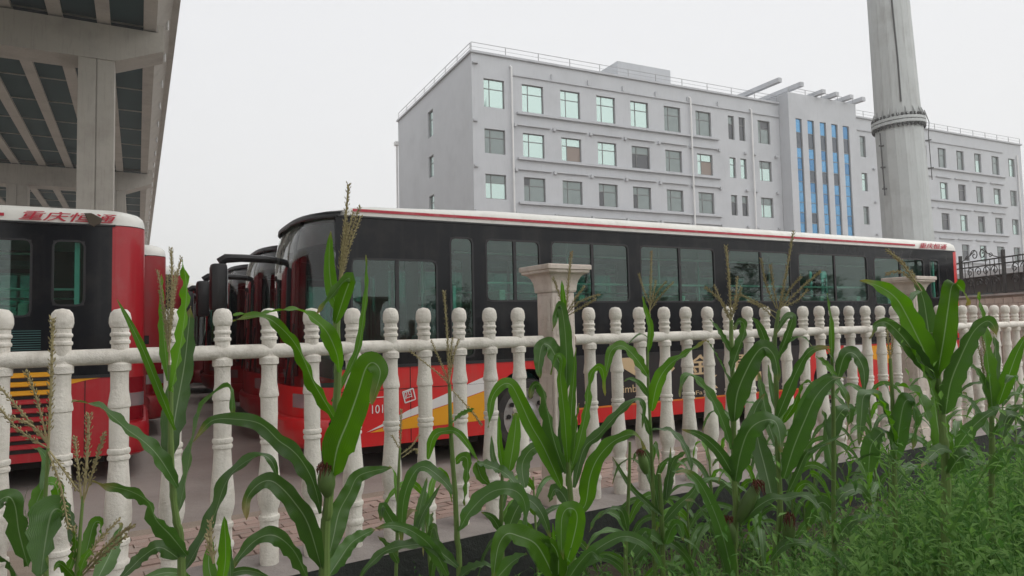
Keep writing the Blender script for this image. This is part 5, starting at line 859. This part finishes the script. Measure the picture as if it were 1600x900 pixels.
('pale-leaved corn second left of the bright tall one, below the bus tail stripes',[(1.529,3.389,-0.38),(1.519,3.369,0.549),(1.527,3.341,1.04),(1.529,3.33,1.224),(1.528,3.316,1.469),(1.527,3.311,1.561)],0.0108,[([(1.522,3.305,1.454),(1.509,3.271,1.638),(1.489,3.251,1.78)],0.0184,1),([(1.543,3.306,1.433),(1.48,3.262,1.509),(1.431,3.243,1.525),(1.374,3.226,1.5),(1.327,3.211,1.452)],0.0154,0),([(1.548,3.31,1.371),(1.567,3.283,1.47),(1.595,3.274,1.497),(1.627,3.268,1.475),(1.65,3.261,1.409),(1.642,3.255,1.308)],0.0353,0),([(1.33,3.327,1.071),(1.373,3.28,1.233),(1.417,3.254,1.331),(1.473,3.239,1.375),(1.508,3.233,1.36),(1.539,3.228,1.309),(1.551,3.223,1.245)],0.0415,0),([(1.524,3.352,1.062),(1.554,3.372,1.157),(1.603,3.384,1.216),(1.637,3.39,1.211),(1.631,3.406,1.128)],0.0384,0),([(1.373,3.334,0.953),(1.399,3.309,1.024),(1.451,3.29,1.068),(1.506,3.276,1.096),(1.554,3.266,1.12)],0.0138,0),([(1.446,3.303,1.481),(1.48,3.268,1.436),(1.515,3.239,1.371)],0.023,1),([(1.53,3.36,0.914),(1.524,3.388,1.032),(1.523,3.407,1.152),(1.513,3.413,1.214)],0.0338,0),([(1.53,3.369,0.76),(1.592,3.39,0.815),(1.68,3.409,0.824),(1.74,3.431,0.74)],0.0338,0),([(1.523,3.371,0.73),(1.482,3.392,0.771),(1.437,3.414,0.72),(1.424,3.439,0.621)],0.0369,0),([(1.512,3.355,0.584),(1.582,3.319,0.697),(1.679,3.299,0.721),(1.755,3.288,0.729)],0.0277,0)],[],[]),
('drooping corn with hanging folded leaves just left of the bright tall one',[(1.643,3.085,-0.38),(1.649,3.065,0.615),(1.65,3.047,0.922),(1.649,3.028,1.257),(1.643,3.015,1.48)],0.0112,[([(1.635,3.02,1.183),(1.58,2.984,1.285),(1.538,2.967,1.329),(1.491,2.958,1.325),(1.469,2.944,1.243),(1.445,2.93,1.12)],0.0321,0),([(1.653,3.025,1.1),(1.611,2.988,1.207),(1.564,2.963,1.293),(1.53,2.953,1.336)],0.0433,1),([(1.653,3.01,1.361),(1.696,2.988,1.353),(1.731,2.967,1.316),(1.745,2.943,1.237),(1.766,2.923,1.154),(1.812,2.908,1.095)],0.0517,1),([(1.651,3.029,1.03),(1.664,3.013,1.175),(1.686,3.002,1.286),(1.716,3.0,1.291),(1.729,3.002,1.203),(1.71,3.005,1.088)],0.0405,0),([(1.531,3.031,0.991),(1.53,3.002,1.098),(1.553,2.989,1.143),(1.582,2.98,1.168),(1.607,2.975,1.128),(1.622,2.969,1.056)],0.0405,0),([(1.659,3.04,1.255),(1.663,3.08,1.335),(1.648,3.092,1.368)],0.0168,0),([(1.485,3.028,1.039),(1.52,3.012,1.069),(1.575,2.995,1.076),(1.626,2.982,1.04),(1.667,2.973,0.987)],0.0098,0),([(1.662,3.059,0.919),(1.724,3.087,0.981),(1.781,3.102,0.996),(1.81,3.117,0.945)],0.0307,0)],[[(1.643,3.016,1.466),(1.636,3.011,1.55),(1.627,3.005,1.647)],[(1.643,3.016,1.466),(1.654,3.013,1.535),(1.656,3.012,1.591)]],[]),
('big bright corn right of centre with a tassel still half sheathed, before the far pillar',[(1.507,2.476,-0.38),(1.496,2.456,0.751),(1.499,2.438,1.063),(1.496,2.429,1.22),(1.483,2.42,1.376),(1.473,2.413,1.488),(1.46,2.407,1.6)],0.0156,[([(1.464,2.404,1.44),(1.393,2.356,1.558),(1.329,2.319,1.657),(1.282,2.297,1.72),(1.222,2.281,1.759),(1.152,2.267,1.781)],0.0413,1),([(1.469,2.404,1.451),(1.48,2.376,1.567),(1.489,2.351,1.687),(1.496,2.338,1.756),(1.512,2.335,1.764),(1.533,2.333,1.735),(1.544,2.331,1.691)],0.0391,1),([(1.471,2.425,1.499),(1.463,2.43,1.622),(1.452,2.431,1.724),(1.424,2.431,1.788)],0.0335,0),([(1.46,2.404,1.44),(1.383,2.361,1.515),(1.316,2.325,1.586),(1.263,2.303,1.631),(1.229,2.293,1.642),(1.199,2.286,1.628),(1.18,2.279,1.586)],0.0279,0),([(1.479,2.411,1.322),(1.419,2.375,1.437),(1.372,2.353,1.515),(1.321,2.337,1.582)],0.0447,1),([(1.495,2.411,1.317),(1.491,2.368,1.425),(1.508,2.334,1.513),(1.536,2.304,1.599),(1.571,2.289,1.636),(1.592,2.284,1.623),(1.598,2.279,1.583)],0.0391,0),([(1.514,2.419,1.188),(1.45,2.374,1.206),(1.394,2.337,1.19),(1.337,2.303,1.16)],0.0212,0),([(1.528,2.418,1.194),(1.548,2.368,1.267),(1.58,2.332,1.319),(1.613,2.309,1.346),(1.654,2.292,1.349)],0.0257,0),([(1.513,2.445,1.15),(1.505,2.462,1.214),(1.504,2.479,1.302),(1.505,2.49,1.392)],0.038,1),([(1.501,2.423,1.111),(1.524,2.391,1.171),(1.558,2.376,1.179),(1.58,2.363,1.132)],0.0268,0),([(1.418,2.386,1.745),(1.378,2.358,1.729),(1.343,2.331,1.694)],0.0156,0)],[[(1.429,2.398,1.745),(1.386,2.395,1.813),(1.349,2.392,1.859),(1.312,2.39,1.891)],[(1.412,2.397,1.768),(1.344,2.367,1.812),(1.276,2.34,1.805)],[(1.412,2.397,1.766),(1.414,2.413,1.798),(1.415,2.429,1.818)],[(1.421,2.398,1.757),(1.381,2.414,1.844),(1.361,2.433,1.87)]],[]),
('tall dark-bladed corn at the right, below the wrought-iron railing',[(2.223,3.288,-0.38),(2.209,3.268,0.566),(2.217,3.241,1.041),(2.219,3.227,1.279)],0.0149,[([(2.215,3.219,1.207),(2.188,3.188,1.401),(2.161,3.162,1.579),(2.128,3.14,1.766)],0.0462,1),([(2.243,3.217,1.245),(2.271,3.183,1.37),(2.303,3.156,1.488),(2.343,3.139,1.575)],0.0343,1),([(2.201,3.217,1.245),(2.147,3.175,1.359),(2.099,3.155,1.42),(2.057,3.147,1.433)],0.0253,0),([(2.225,3.246,1.159),(2.259,3.266,1.335),(2.288,3.277,1.484),(2.284,3.28,1.575)],0.0298,0),([(2.226,3.251,1.069),(2.192,3.279,1.185),(2.159,3.291,1.259),(2.135,3.296,1.299)],0.0298,0),([(2.216,3.225,1.103),(2.257,3.177,1.211),(2.312,3.158,1.249)],0.0298,0),([(2.206,3.235,0.925),(2.239,3.191,1.021),(2.299,3.169,1.052)],0.0328,0)],[[(2.206,3.23,1.22),(2.196,3.216,1.458),(2.173,3.208,1.608)],[(2.206,3.23,1.22),(2.161,3.187,1.402),(2.108,3.144,1.58)]],[]),
('corn half out of frame at the right edge',[(2.242,3.086,-0.38),(2.224,3.066,0.602),(2.229,3.038,1.076),(2.229,3.024,1.327)],0.0126,[([(2.221,3.017,1.245),(2.165,2.971,1.361),(2.124,2.958,1.395),(2.09,2.951,1.364)],0.0279,0),([(2.221,3.023,1.134),(2.149,2.988,1.223),(2.106,2.979,1.211),(2.071,2.965,1.119)],0.0335,0),([(2.219,3.029,1.023),(2.152,2.985,1.087),(2.098,2.969,1.078)],0.0279,0),([(2.222,3.014,1.287),(2.226,2.991,1.44),(2.237,2.975,1.578)],0.0335,1)],[],[]),
]
# ------------------------------------------------------------------ corn plants: stalk, leaves, tassel, ears
CAMP = Vector((0, 0, CAMZ))
def catmull(P, n):
    P = [Vector(p) for p in P]; out = []; m = len(P)
    for i in range(m-1):
        p0 = P[max(i-1, 0)]; p1 = P[i]; p2 = P[i+1]; p3 = P[min(i+2, m-1)]
        for k in range(n):
            t = k/n; out.append(.5*((2*p1)+(p2-p0)*t+(2*p0-5*p1+4*p2-p3)*t*t+(3*p1-p0-3*p2+p3)*t**3))
    out.append(P[-1]); return out
def leaf_mesh(pts, hw, seed, origin, name='leaf', material=None, sheath=.22, wave=.22):
    """a blade along pts: pale keel, shallow V section, waved margins, tapering tip"""
    C_ = catmull(pts, 5); n = len(C_); L_ = [0]
    for i in range(1, n): L_.append(L_[-1]+(C_[i]-C_[i-1]).length)
    rnd = random.Random(seed); tot = L_[-1]; rows_, uvs = [], []; prev = None
    # the blade faces up and outwards from the stalk
    ph = rnd.uniform(0, 6); fq = rnd.uniform(9, 15)/max(.2, tot)*.5; vdep = rnd.uniform(.15, .42); tw0 = rnd.uniform(-.55, .55); tw1 = rnd.uniform(-1., 1.); rr = Vector((rnd.uniform(-1, 1), rnd.uniform(-1, 1), rnd.uniform(-.3, .3)))*.28
    for i, c in enumerate(C_):
        t = (C_[min(i+1, n-1)]-C_[max(i-1, 0)]).normalized(); s = L_[i]/tot
        N_ = Vector((0, 0, 1))*(.25+.85*(1-abs(t.z))**1.2)+Vector((-.05, -1, .1))*.80+rr
        N_ = N_-t*N_.dot(t)
        if prev is not None:
            if N_.length < .25: N_ = prev
            N_ = (N_.normalized()*.55+prev*.45)
            N_ = N_-t*N_.dot(t)
        N_.normalize(); prev = N_; N_ = Matrix.Rotation(tw0+tw1*s, 3, t) @ N_; side = t.cross(N_).normalized()
        wd = hw*(sheath+(1-sheath)*min(1, s/.24)**.7)*max(0., 1-s**2.6)**.72
        wd *= 1+.10*noise.noise(Vector((L_[i]*22, seed*1.7, 0)))
        if i == n-1: wd = .0006
        row = []
        for k in range(7):
            u = k/6; a = (u-.5)*2
            w1 = wave*hw*math.sin(ph+L_[i]*fq*6.28+(2.1 if a < 0 else 0))*abs(a)**2
            row.append(c+side*(a*wd)+N_*(vdep*wd*abs(a)**1.3+w1)-origin); uvs.append((u, s))
        rows_.append(row)
    me = bpy.data.meshes.new(name); V = [tuple(p) for r in rows_ for p in r]; F = []
    for i in range(n-1):
        for k in range(6): F.append((i*7+k, i*7+k+1, (i+1)*7+k+1, (i+1)*7+k))
    me.from_pydata(V, [], F); me.materials.append(material); ul = me.uv_layers.new(name='UVMap')
    for lp in me.loops: ul.data[lp.index].uv = uvs[lp.vertex_index]
    for p in me.polygons: p.use_smooth = True
    return me
def tassel_branch(pts, r, seed, origin):
    """a spike crowded with small husked florets"""
    C_ = catmull(pts, 7); b = MB(); rnd = random.Random(seed); q = [c-origin for c in C_]; n = len(q)
    b.tube(q, [r*.4]*(n-1)+[r*.2], 5)
    tot = sum((q[i+1]-q[i]).length for i in range(n-1)); cnt = int(tot/.0042)
    for k in range(cnt):
        s = .18+.82*k/cnt; f = s*(n-1); i = min(int(f), n-2); p = q[i].lerp(q[i+1], f-i); t = (q[i+1]-q[i]).normalized()
        a = t.orthogonal().normalized(); a.rotate(Matrix.Rotation(k*2.4+rnd.random(), 3, t)); d = (t*.9+a*.55).normalized(); l = rnd.uniform(.011, .017)*(1.1-.35*s)*(r/.0065)**.5; w_ = t.cross(a)*.0034
        o = p+a*r*.3; n0 = len(b.v); m_ = o+d*l*.5
        b.v += [tuple(o), tuple(m_+w_), tuple(o+d*l), tuple(m_-w_), tuple(m_+a*.0028)]; b.f += [(n0, n0+1, n0+4), (n0+1, n0+2, n0+4), (n0+2, n0+3, n0+4), (n0+3, n0, n0+4)]
    return b
# a lower back row close to the fence, younger and half hidden
ORD = ['first', 'second', 'third', 'fourth', 'fifth', 'sixth', 'seventh', 'eighth', 'ninth', 'tenth', 'eleventh', 'twelfth', 'thirteenth', 'fourteenth']
rn = random.Random(17); nl = nr = 0
for s_, off, top_ in ((-3.0, -.9, .55), (-1.55, -.62, .75), (-.75, -.70, .80), (.55, -.62, 1.0), (1.05, -.78, .85), (1.55, -.60, 1.1), (2.05, -.9, .9), (2.6, -.62, 1.12), (3.1, -.95, .95), (3.6, -.6, 1.15), (4.2, -.9, 1.1), (4.9, -.65, 1.2), (5.6, -.95, 1.15), (6.4, -.7, 1.25), (7.3, -.9, 1.3), (.25, -1.25, .55), (.8, -1.45, .6), (1.35, -1.3, .65), (1.9, -1.6, .6), (2.5, -1.4, .75), (3.3, -1.6, .8), (-.35, -1.3, .45)):
    p = fl(s_, off, -.38); h = top_+.38; lx, ly = rn.uniform(-.06, .06), rn.uniform(-.06, .06)
    st = [tuple(p), (p.x+lx*.5, p.y+ly*.5, -.38+h*.45), (p.x+lx, p.y+ly, -.38+h*.8)]; lv_ = []; g = rn.uniform(0, 6.28)
    for k in range(rn.randint(7, 9)):
        g += math.pi+rn.uniform(-.5, .5); z = lerp(.18, .80, k/8)*h; b0 = Vector((p.x+lx*z/h, p.y+ly*z/h, -.38+z)); d = Vector((math.cos(g), math.sin(g), 0)); L = rn.uniform(.34, .58)*(1.1-.3*k/8); ri = rn.uniform(.45, .95); dr = rn.uniform(.2, .9)
        lv_.append(([tuple(b0), tuple(b0+d*L*.18+Vector((0, 0, L*ri*.45))), tuple(b0+d*L*.45+Vector((0, 0, L*ri*.62))), tuple(b0+d*L*.75+Vector((0, 0, L*(ri*.62-dr*.30)))), tuple(b0+d*L*.92+Vector((0, 0, L*(ri*.5-dr*.75))))], rn.uniform(.020, .034), 1 if rn.random() < .28 else 0))
    if off < -1.2: nf_ = globals().get('nf_', 0)+1; nm = 'low corn of the middle row under the tall plants, %s of seven from the right' % ['sixth', 'fifth', 'fourth', 'third', 'second', 'first', 'last'][nf_-1]
    elif s_ < 0: nl += 1; nm = 'low corn of the back row close to the fence, %s left of the near pillar' % ORD[3-nl]
    else: nm = 'low corn of the back row close to the fence, %s right of the near pillar' % ORD[nr]; nr += 1
    CORN.append((nm, st, .010, lv_, [], []))
LM = [M['leaf'], M['leafyoung'], M['leafdry']]
for pi, (label, st, sr, leaves, tas, ears) in enumerate(CORN):
    root = empty('corn_plant', st[0], 0, label, 'corn plant', 'corn plants along the fence'); o0 = Vector(st[0])
    pts = catmull(st, 6); n = len(pts); b = MB(); rad = []
    for i in range(n): rad.append(lerp(sr*1.12, sr*.62, i/(n-1))*(1.16 if i % 6 == 0 and 0 < i < n-1 else 1))
    b.tube([p-o0 for p in pts], rad, 9); b.build('stalk', M['stalk'], root, smooth=True)
    for k, (lp, hw, mi) in enumerate(leaves): obj('leaf', leaf_mesh(lp, hw*.96, pi*100+k, o0, material=LM[mi]), root)
    if tas:
        for k, tp_ in enumerate(tas):
            tb = tassel_branch(tp_, .0075 if k == 0 else .0055, pi*77+k, o0); tb.build('tassel_spike', M['tassel'], root)
    for e in ears:
        a, t, sk_ = [Vector(q)-o0 for q in e]; ax = (t-a); b = MB(); m_ = 9
        b.tube([a+ax*(k/m_) for k in range(m_+1)], [.022*math.sin(math.pi*(.12+.80*k/m_))+.003 for k in range(m_+1)], 10); ear = b.build('ear_husk', M['husk'], root, smooth=True)
        b = MB(); rnd = random.Random(pi)
        for k in range(46):
            d = Vector((rnd.uniform(-1, 1), rnd.uniform(-1, 1), rnd.uniform(.1, 1))).normalized(); e1 = t+d*rnd.uniform(.008, .02); e2 = t.lerp(sk_, rnd.uniform(.5, 1.1))+d*.018; b.tube([t-ax.normalized()*.01, e1, (e1+e2)/2+d*.008, e2], [.0018, .0016, .0014, .0007], 3)
        b.build('silk', M['silk'], ear)
# ------------------------------------------------------------------ weeds and grass
def weed(bx, rnd, x, y, z, h, leaf, lean=.15, dens=1., wr=.31):
    """one upright leafy stem: alternate lance-shaped leaves, a few side shoots"""
    d = Vector((rnd.uniform(-lean, lean), rnd.uniform(-lean, lean), 1)).normalized(); stems = [(Vector((x, y, z)), d, h)]
    for k in range(int(rnd.uniform(1, 4))):
        s = rnd.uniform(.35, .75); g = rnd.uniform(0, 6.28); stems.append((Vector((x, y, z))+d*h*s, (d+Vector((math.cos(g), math.sin(g), 0))*.75).normalized(), h*(1-s)*rnd.uniform(.5, .9)))
    for p0, dd, hh in stems:
        p1 = p0+dd*hh; a = dd.orthogonal().normalized()*.003; n0 = len(bx.v); c = dd.cross(a)
        bx.v += [tuple(p0+a), tuple(p0-a*.5+c), tuple(p0-a*.5-c), tuple(p1)]; bx.f += [(n0, n0+1, n0+3), (n0+1, n0+2, n0+3), (n0+2, n0, n0+3)]
        n = max(4, int(hh/.030*dens)); g = rnd.uniform(0, 6.28)
        for k in range(n):
            s = .12+.88*(k+rnd.random()*.6)/n; g += 2.4+rnd.uniform(-.4, .4); l = leaf*rnd.uniform(.6, 1.25)*(1.25-.75*s); e = rnd.uniform(-.25, .65)+.55*s
            t = Vector((math.cos(g)*math.cos(e), math.sin(g)*math.cos(e), math.sin(e))); q = p0+dd*hh*s; sd_ = t.cross(Vector((0, 0, 1))).normalized(); w_ = sd_*l*wr*rnd.uniform(.8, 1.1)*.5; up_ = sd_.cross(t)
            m1 = q+t*l*.42+up_*l*.03; tip = q+t*l-Vector((0, 0, l*.18)); n0 = len(bx.v); k1 = q+t*l*.45-up_*l*.035
            bx.v += [tuple(q), tuple(m1+w_), tuple(tip), tuple(m1-w_), tuple(k1)]; bx.f += [(n0, n0+1, n0+4), (n0+1, n0+2, n0+4), (n0, n0+4, n0+3), (n0+4, n0+2, n0+3)]
def ground_ok(x, y):
    v = Vector((x, y, 0))-PC; return (v.dot(FN1) if v.dot(FD1) < 0 else v.dot(FN2)) < -.42
rnd = random.Random(3); W1, W2 = MB(), MB(); placed = 0
while placed < 1850:
    y = 1.35+5.*rnd.random()**1.3; q = rnd.uniform(.06, .88); x = q*y
    if not ground_ok(x, y): continue
    # a bank of weeds, tall beside the path and falling away towards the fence and the corn
    c_ = lerp(.41, .365, min(1, max(0, q/.38))) if q < .38 else (lerp(.365, .200, (q-.38)/.25) if q < .63 else lerp(.205, .175, (q-.63)/.2))
    h = max(.34+.6*max(0, q-.35), min(1.6, 2.05-c_*y))*rnd.uniform(.74, 1.06)*(.98+.32*noise.noise(Vector((x*2.6, y*2.6, 7))))*(1.12 if rnd.random() < .08 else 1)
    if q < .24 and rnd.random() < .35: continue
    weed(W2 if rnd.random() < .46 else W1, rnd, x, y, -.38, h, rnd.uniform(.052, .110)*(1.0 if y > 2 else .72), dens=.9); placed += 1
for _ in range(420):                                   # the bank goes on to the right beyond the picture
    y = rnd.uniform(1.6, 6.5); q = rnd.uniform(.86, 1.5); x = q*y
    if ground_ok(x, y): weed(W2 if rnd.random() < .46 else W1, rnd, x, y, -.38, min(1.45, 1.95-.18*y)*rnd.uniform(.7, 1.05), rnd.uniform(.052, .110), dens=.8)
for _ in range(620):                                   # low growth under the corn, left and centre
    y = rnd.uniform(1.6, 5.4); x = rnd.uniform(-1.1, .30)*y
    if not ground_ok(x, y): continue
    weed(W1, rnd, x, y, -.38, rnd.uniform(.15, .55), rnd.uniform(.04, .08), .4, .8)
W1.build('weed_cover', M['weed'], kind='stuff', label='dense green leafy weeds covering the field edge at the bottom right', cat='weeds')
W2.build('pale_weed_cover', M['weed2'], kind='stuff', label='paler green weed shoots mixed through the cover at the bottom right', cat='weeds')
g = MB()
for _ in range(3200):                                  # grass blades
    y = rnd.uniform(1.5, 6.); x = rnd.uniform(-1.0, .86)*y
    if not ground_ok(x, y): continue
    if x/y < .1 and rnd.random() < .4: continue
    h = rnd.uniform(.10, .34)*(1.6 if x/y > .2 else 1); a = rnd.uniform(0, 6.28); d = Vector((math.cos(a), math.sin(a), 0)); s = d.cross(Vector((0, 0, 1)))*.004; p = Vector((x, y, -.38)); m_ = p+Vector((0, 0, h*.6))+d*h*.15; e = p+Vector((0, 0, h*.82))+d*h*.6; n0 = len(g.v)
    g.v += [tuple(p-s), tuple(p+s), tuple(m_+s), tuple(m_-s), tuple(e)]; g.f += [(n0, n0+1, n0+2, n0+3), (n0+3, n0+2, n0+4)]
g.build('grass', M['weed2'], kind='stuff', label='thin grass blades among the weeds along the footing', cat='grass')
def single(x, y, h, label, leaf, m, seed, z=-.38, lean=.1):
    b = MB(); weed(b, random.Random(seed), 0, 0, 0, h, leaf, lean, 1.3, .34); b.build('weed_plant', m, None, loc=(x, y, z), label=label, cat='weed', group='single weeds')
single(.475, 1.72, 1.05, 'pale upright weed with broad leaves at the bottom edge, left of the weed mass', .062, M['weed2'], 8)
single(1.75, 2.60, 1.42, 'tall feathery weed rising above the mass near the right edge', .06, M['weed2'], 21)
# foxtail heads nodding above the weeds
for k, (x, y, z) in enumerate(((1.72, 3.2, .66), (2.05, 3.1, .74), (1.35, 3.0, .45), (2.2, 3.3, .80), (1.05, 3.0, .30), (1.55, 2.7, .62))):
    b = MB(); pts = [Vector((0, 0, -z-.38)), Vector((.02, 0, -.3)), Vector((.03, -.01, -.08)), Vector((.05, -.02, .0)), Vector((.085, -.03, -.01))]; b.tube(catmull(pts, 4), .0018, 4); c = catmull(pts[2:], 8); r2 = random.Random(k)
    for i in range(len(c)-1):
        for j in range(9):
            p = c[i].lerp(c[i+1], r2.random()); d = Vector((r2.uniform(-1, 1), r2.uniform(-1, 1), r2.uniform(-.4, 1))).normalized(); s = d.orthogonal().normalized()*.0022; n0 = len(b.v); b.v += [tuple(p-s), tuple(p+s), tuple(p+d*.013)]; b.f.append((n0, n0+1, n0+2))
    b.build('foxtail_grass', M['husk'], None, loc=(x, y, z), label=['nodding foxtail seed head, topmost among the weeds right of centre', 'foxtail seed head beside the bright tall corn', 'low foxtail seed head left of the weed mass', 'foxtail seed head nearest the right edge', 'lowest foxtail seed head by the dark footing', 'foxtail seed head in the middle of the weed mass'][k], cat='grass', group='foxtail heads')
# dry litter and tuft on the lot by the left bus
b = MB(); r2 = random.Random(4)
for _ in range(130):
    a = r2.uniform(0, 6.28); h = r2.uniform(.08, .3); p = Vector((r2.gauss(0, .16), r2.gauss(0, .12), 0)); d = Vector((math.cos(a), math.sin(a), 0)); s = d.cross(Vector((0, 0, 1)))*.004; n0 = len(b.v)
    b.v += [tuple(p-s), tuple(p+s), tuple(p+Vector((0, 0, h))+d*h*.7)]; b.f.append((n0, n0+1, n0+2))
b.build('grass_tuft', M['weed'], None, loc=(-4.62, 6.1, .0), label='ragged grass tuft on the lot below the left bus tail', cat='grass')
for k in range(4):
    b = MB(); a = r2.uniform(-.5, .5); b.tube([(-.18, 0, .012), (0, .02, .02), (.2, -.02, .012)], [.007, .009, .005], 5); b.build('dry_stick', M['dry'], None, loc=(-4.45+.1*k, 5.75+.07*k, .0), rz=.5+a, label=['dry stick nearest the grass tuft below the left bus', 'second dry stick from the grass tuft below the left bus', 'third dry stick from the grass tuft below the left bus', 'dry stick farthest from the grass tuft below the left bus'][k], cat='stick', group='dry sticks by the tuft')
# ------------------------------------------------------------------ haze: even, pale air round everything
hz = MB(); hz.box(-2600, 2600, -1600, 2600, -7., 190.); hz_ = hz.build('haze', None, kind='stuff')
hm = bpy.data.materials.new('haze_air'); hm.use_nodes = True; t_ = hm.node_tree; t_.nodes.remove(t_.nodes['Principled BSDF'])
pv = t_.nodes.new('ShaderNodeVolumePrincipled'); pv.inputs['Color'].default_value = (.985, .985, .99, 1); pv.inputs['Density'].default_value = .0009; pv.inputs['Anisotropy'].default_value = .2
t_.links.new(pv.outputs[0], t_.nodes['Material Output'].inputs['Volume']); hz_.data.materials.append(hm)
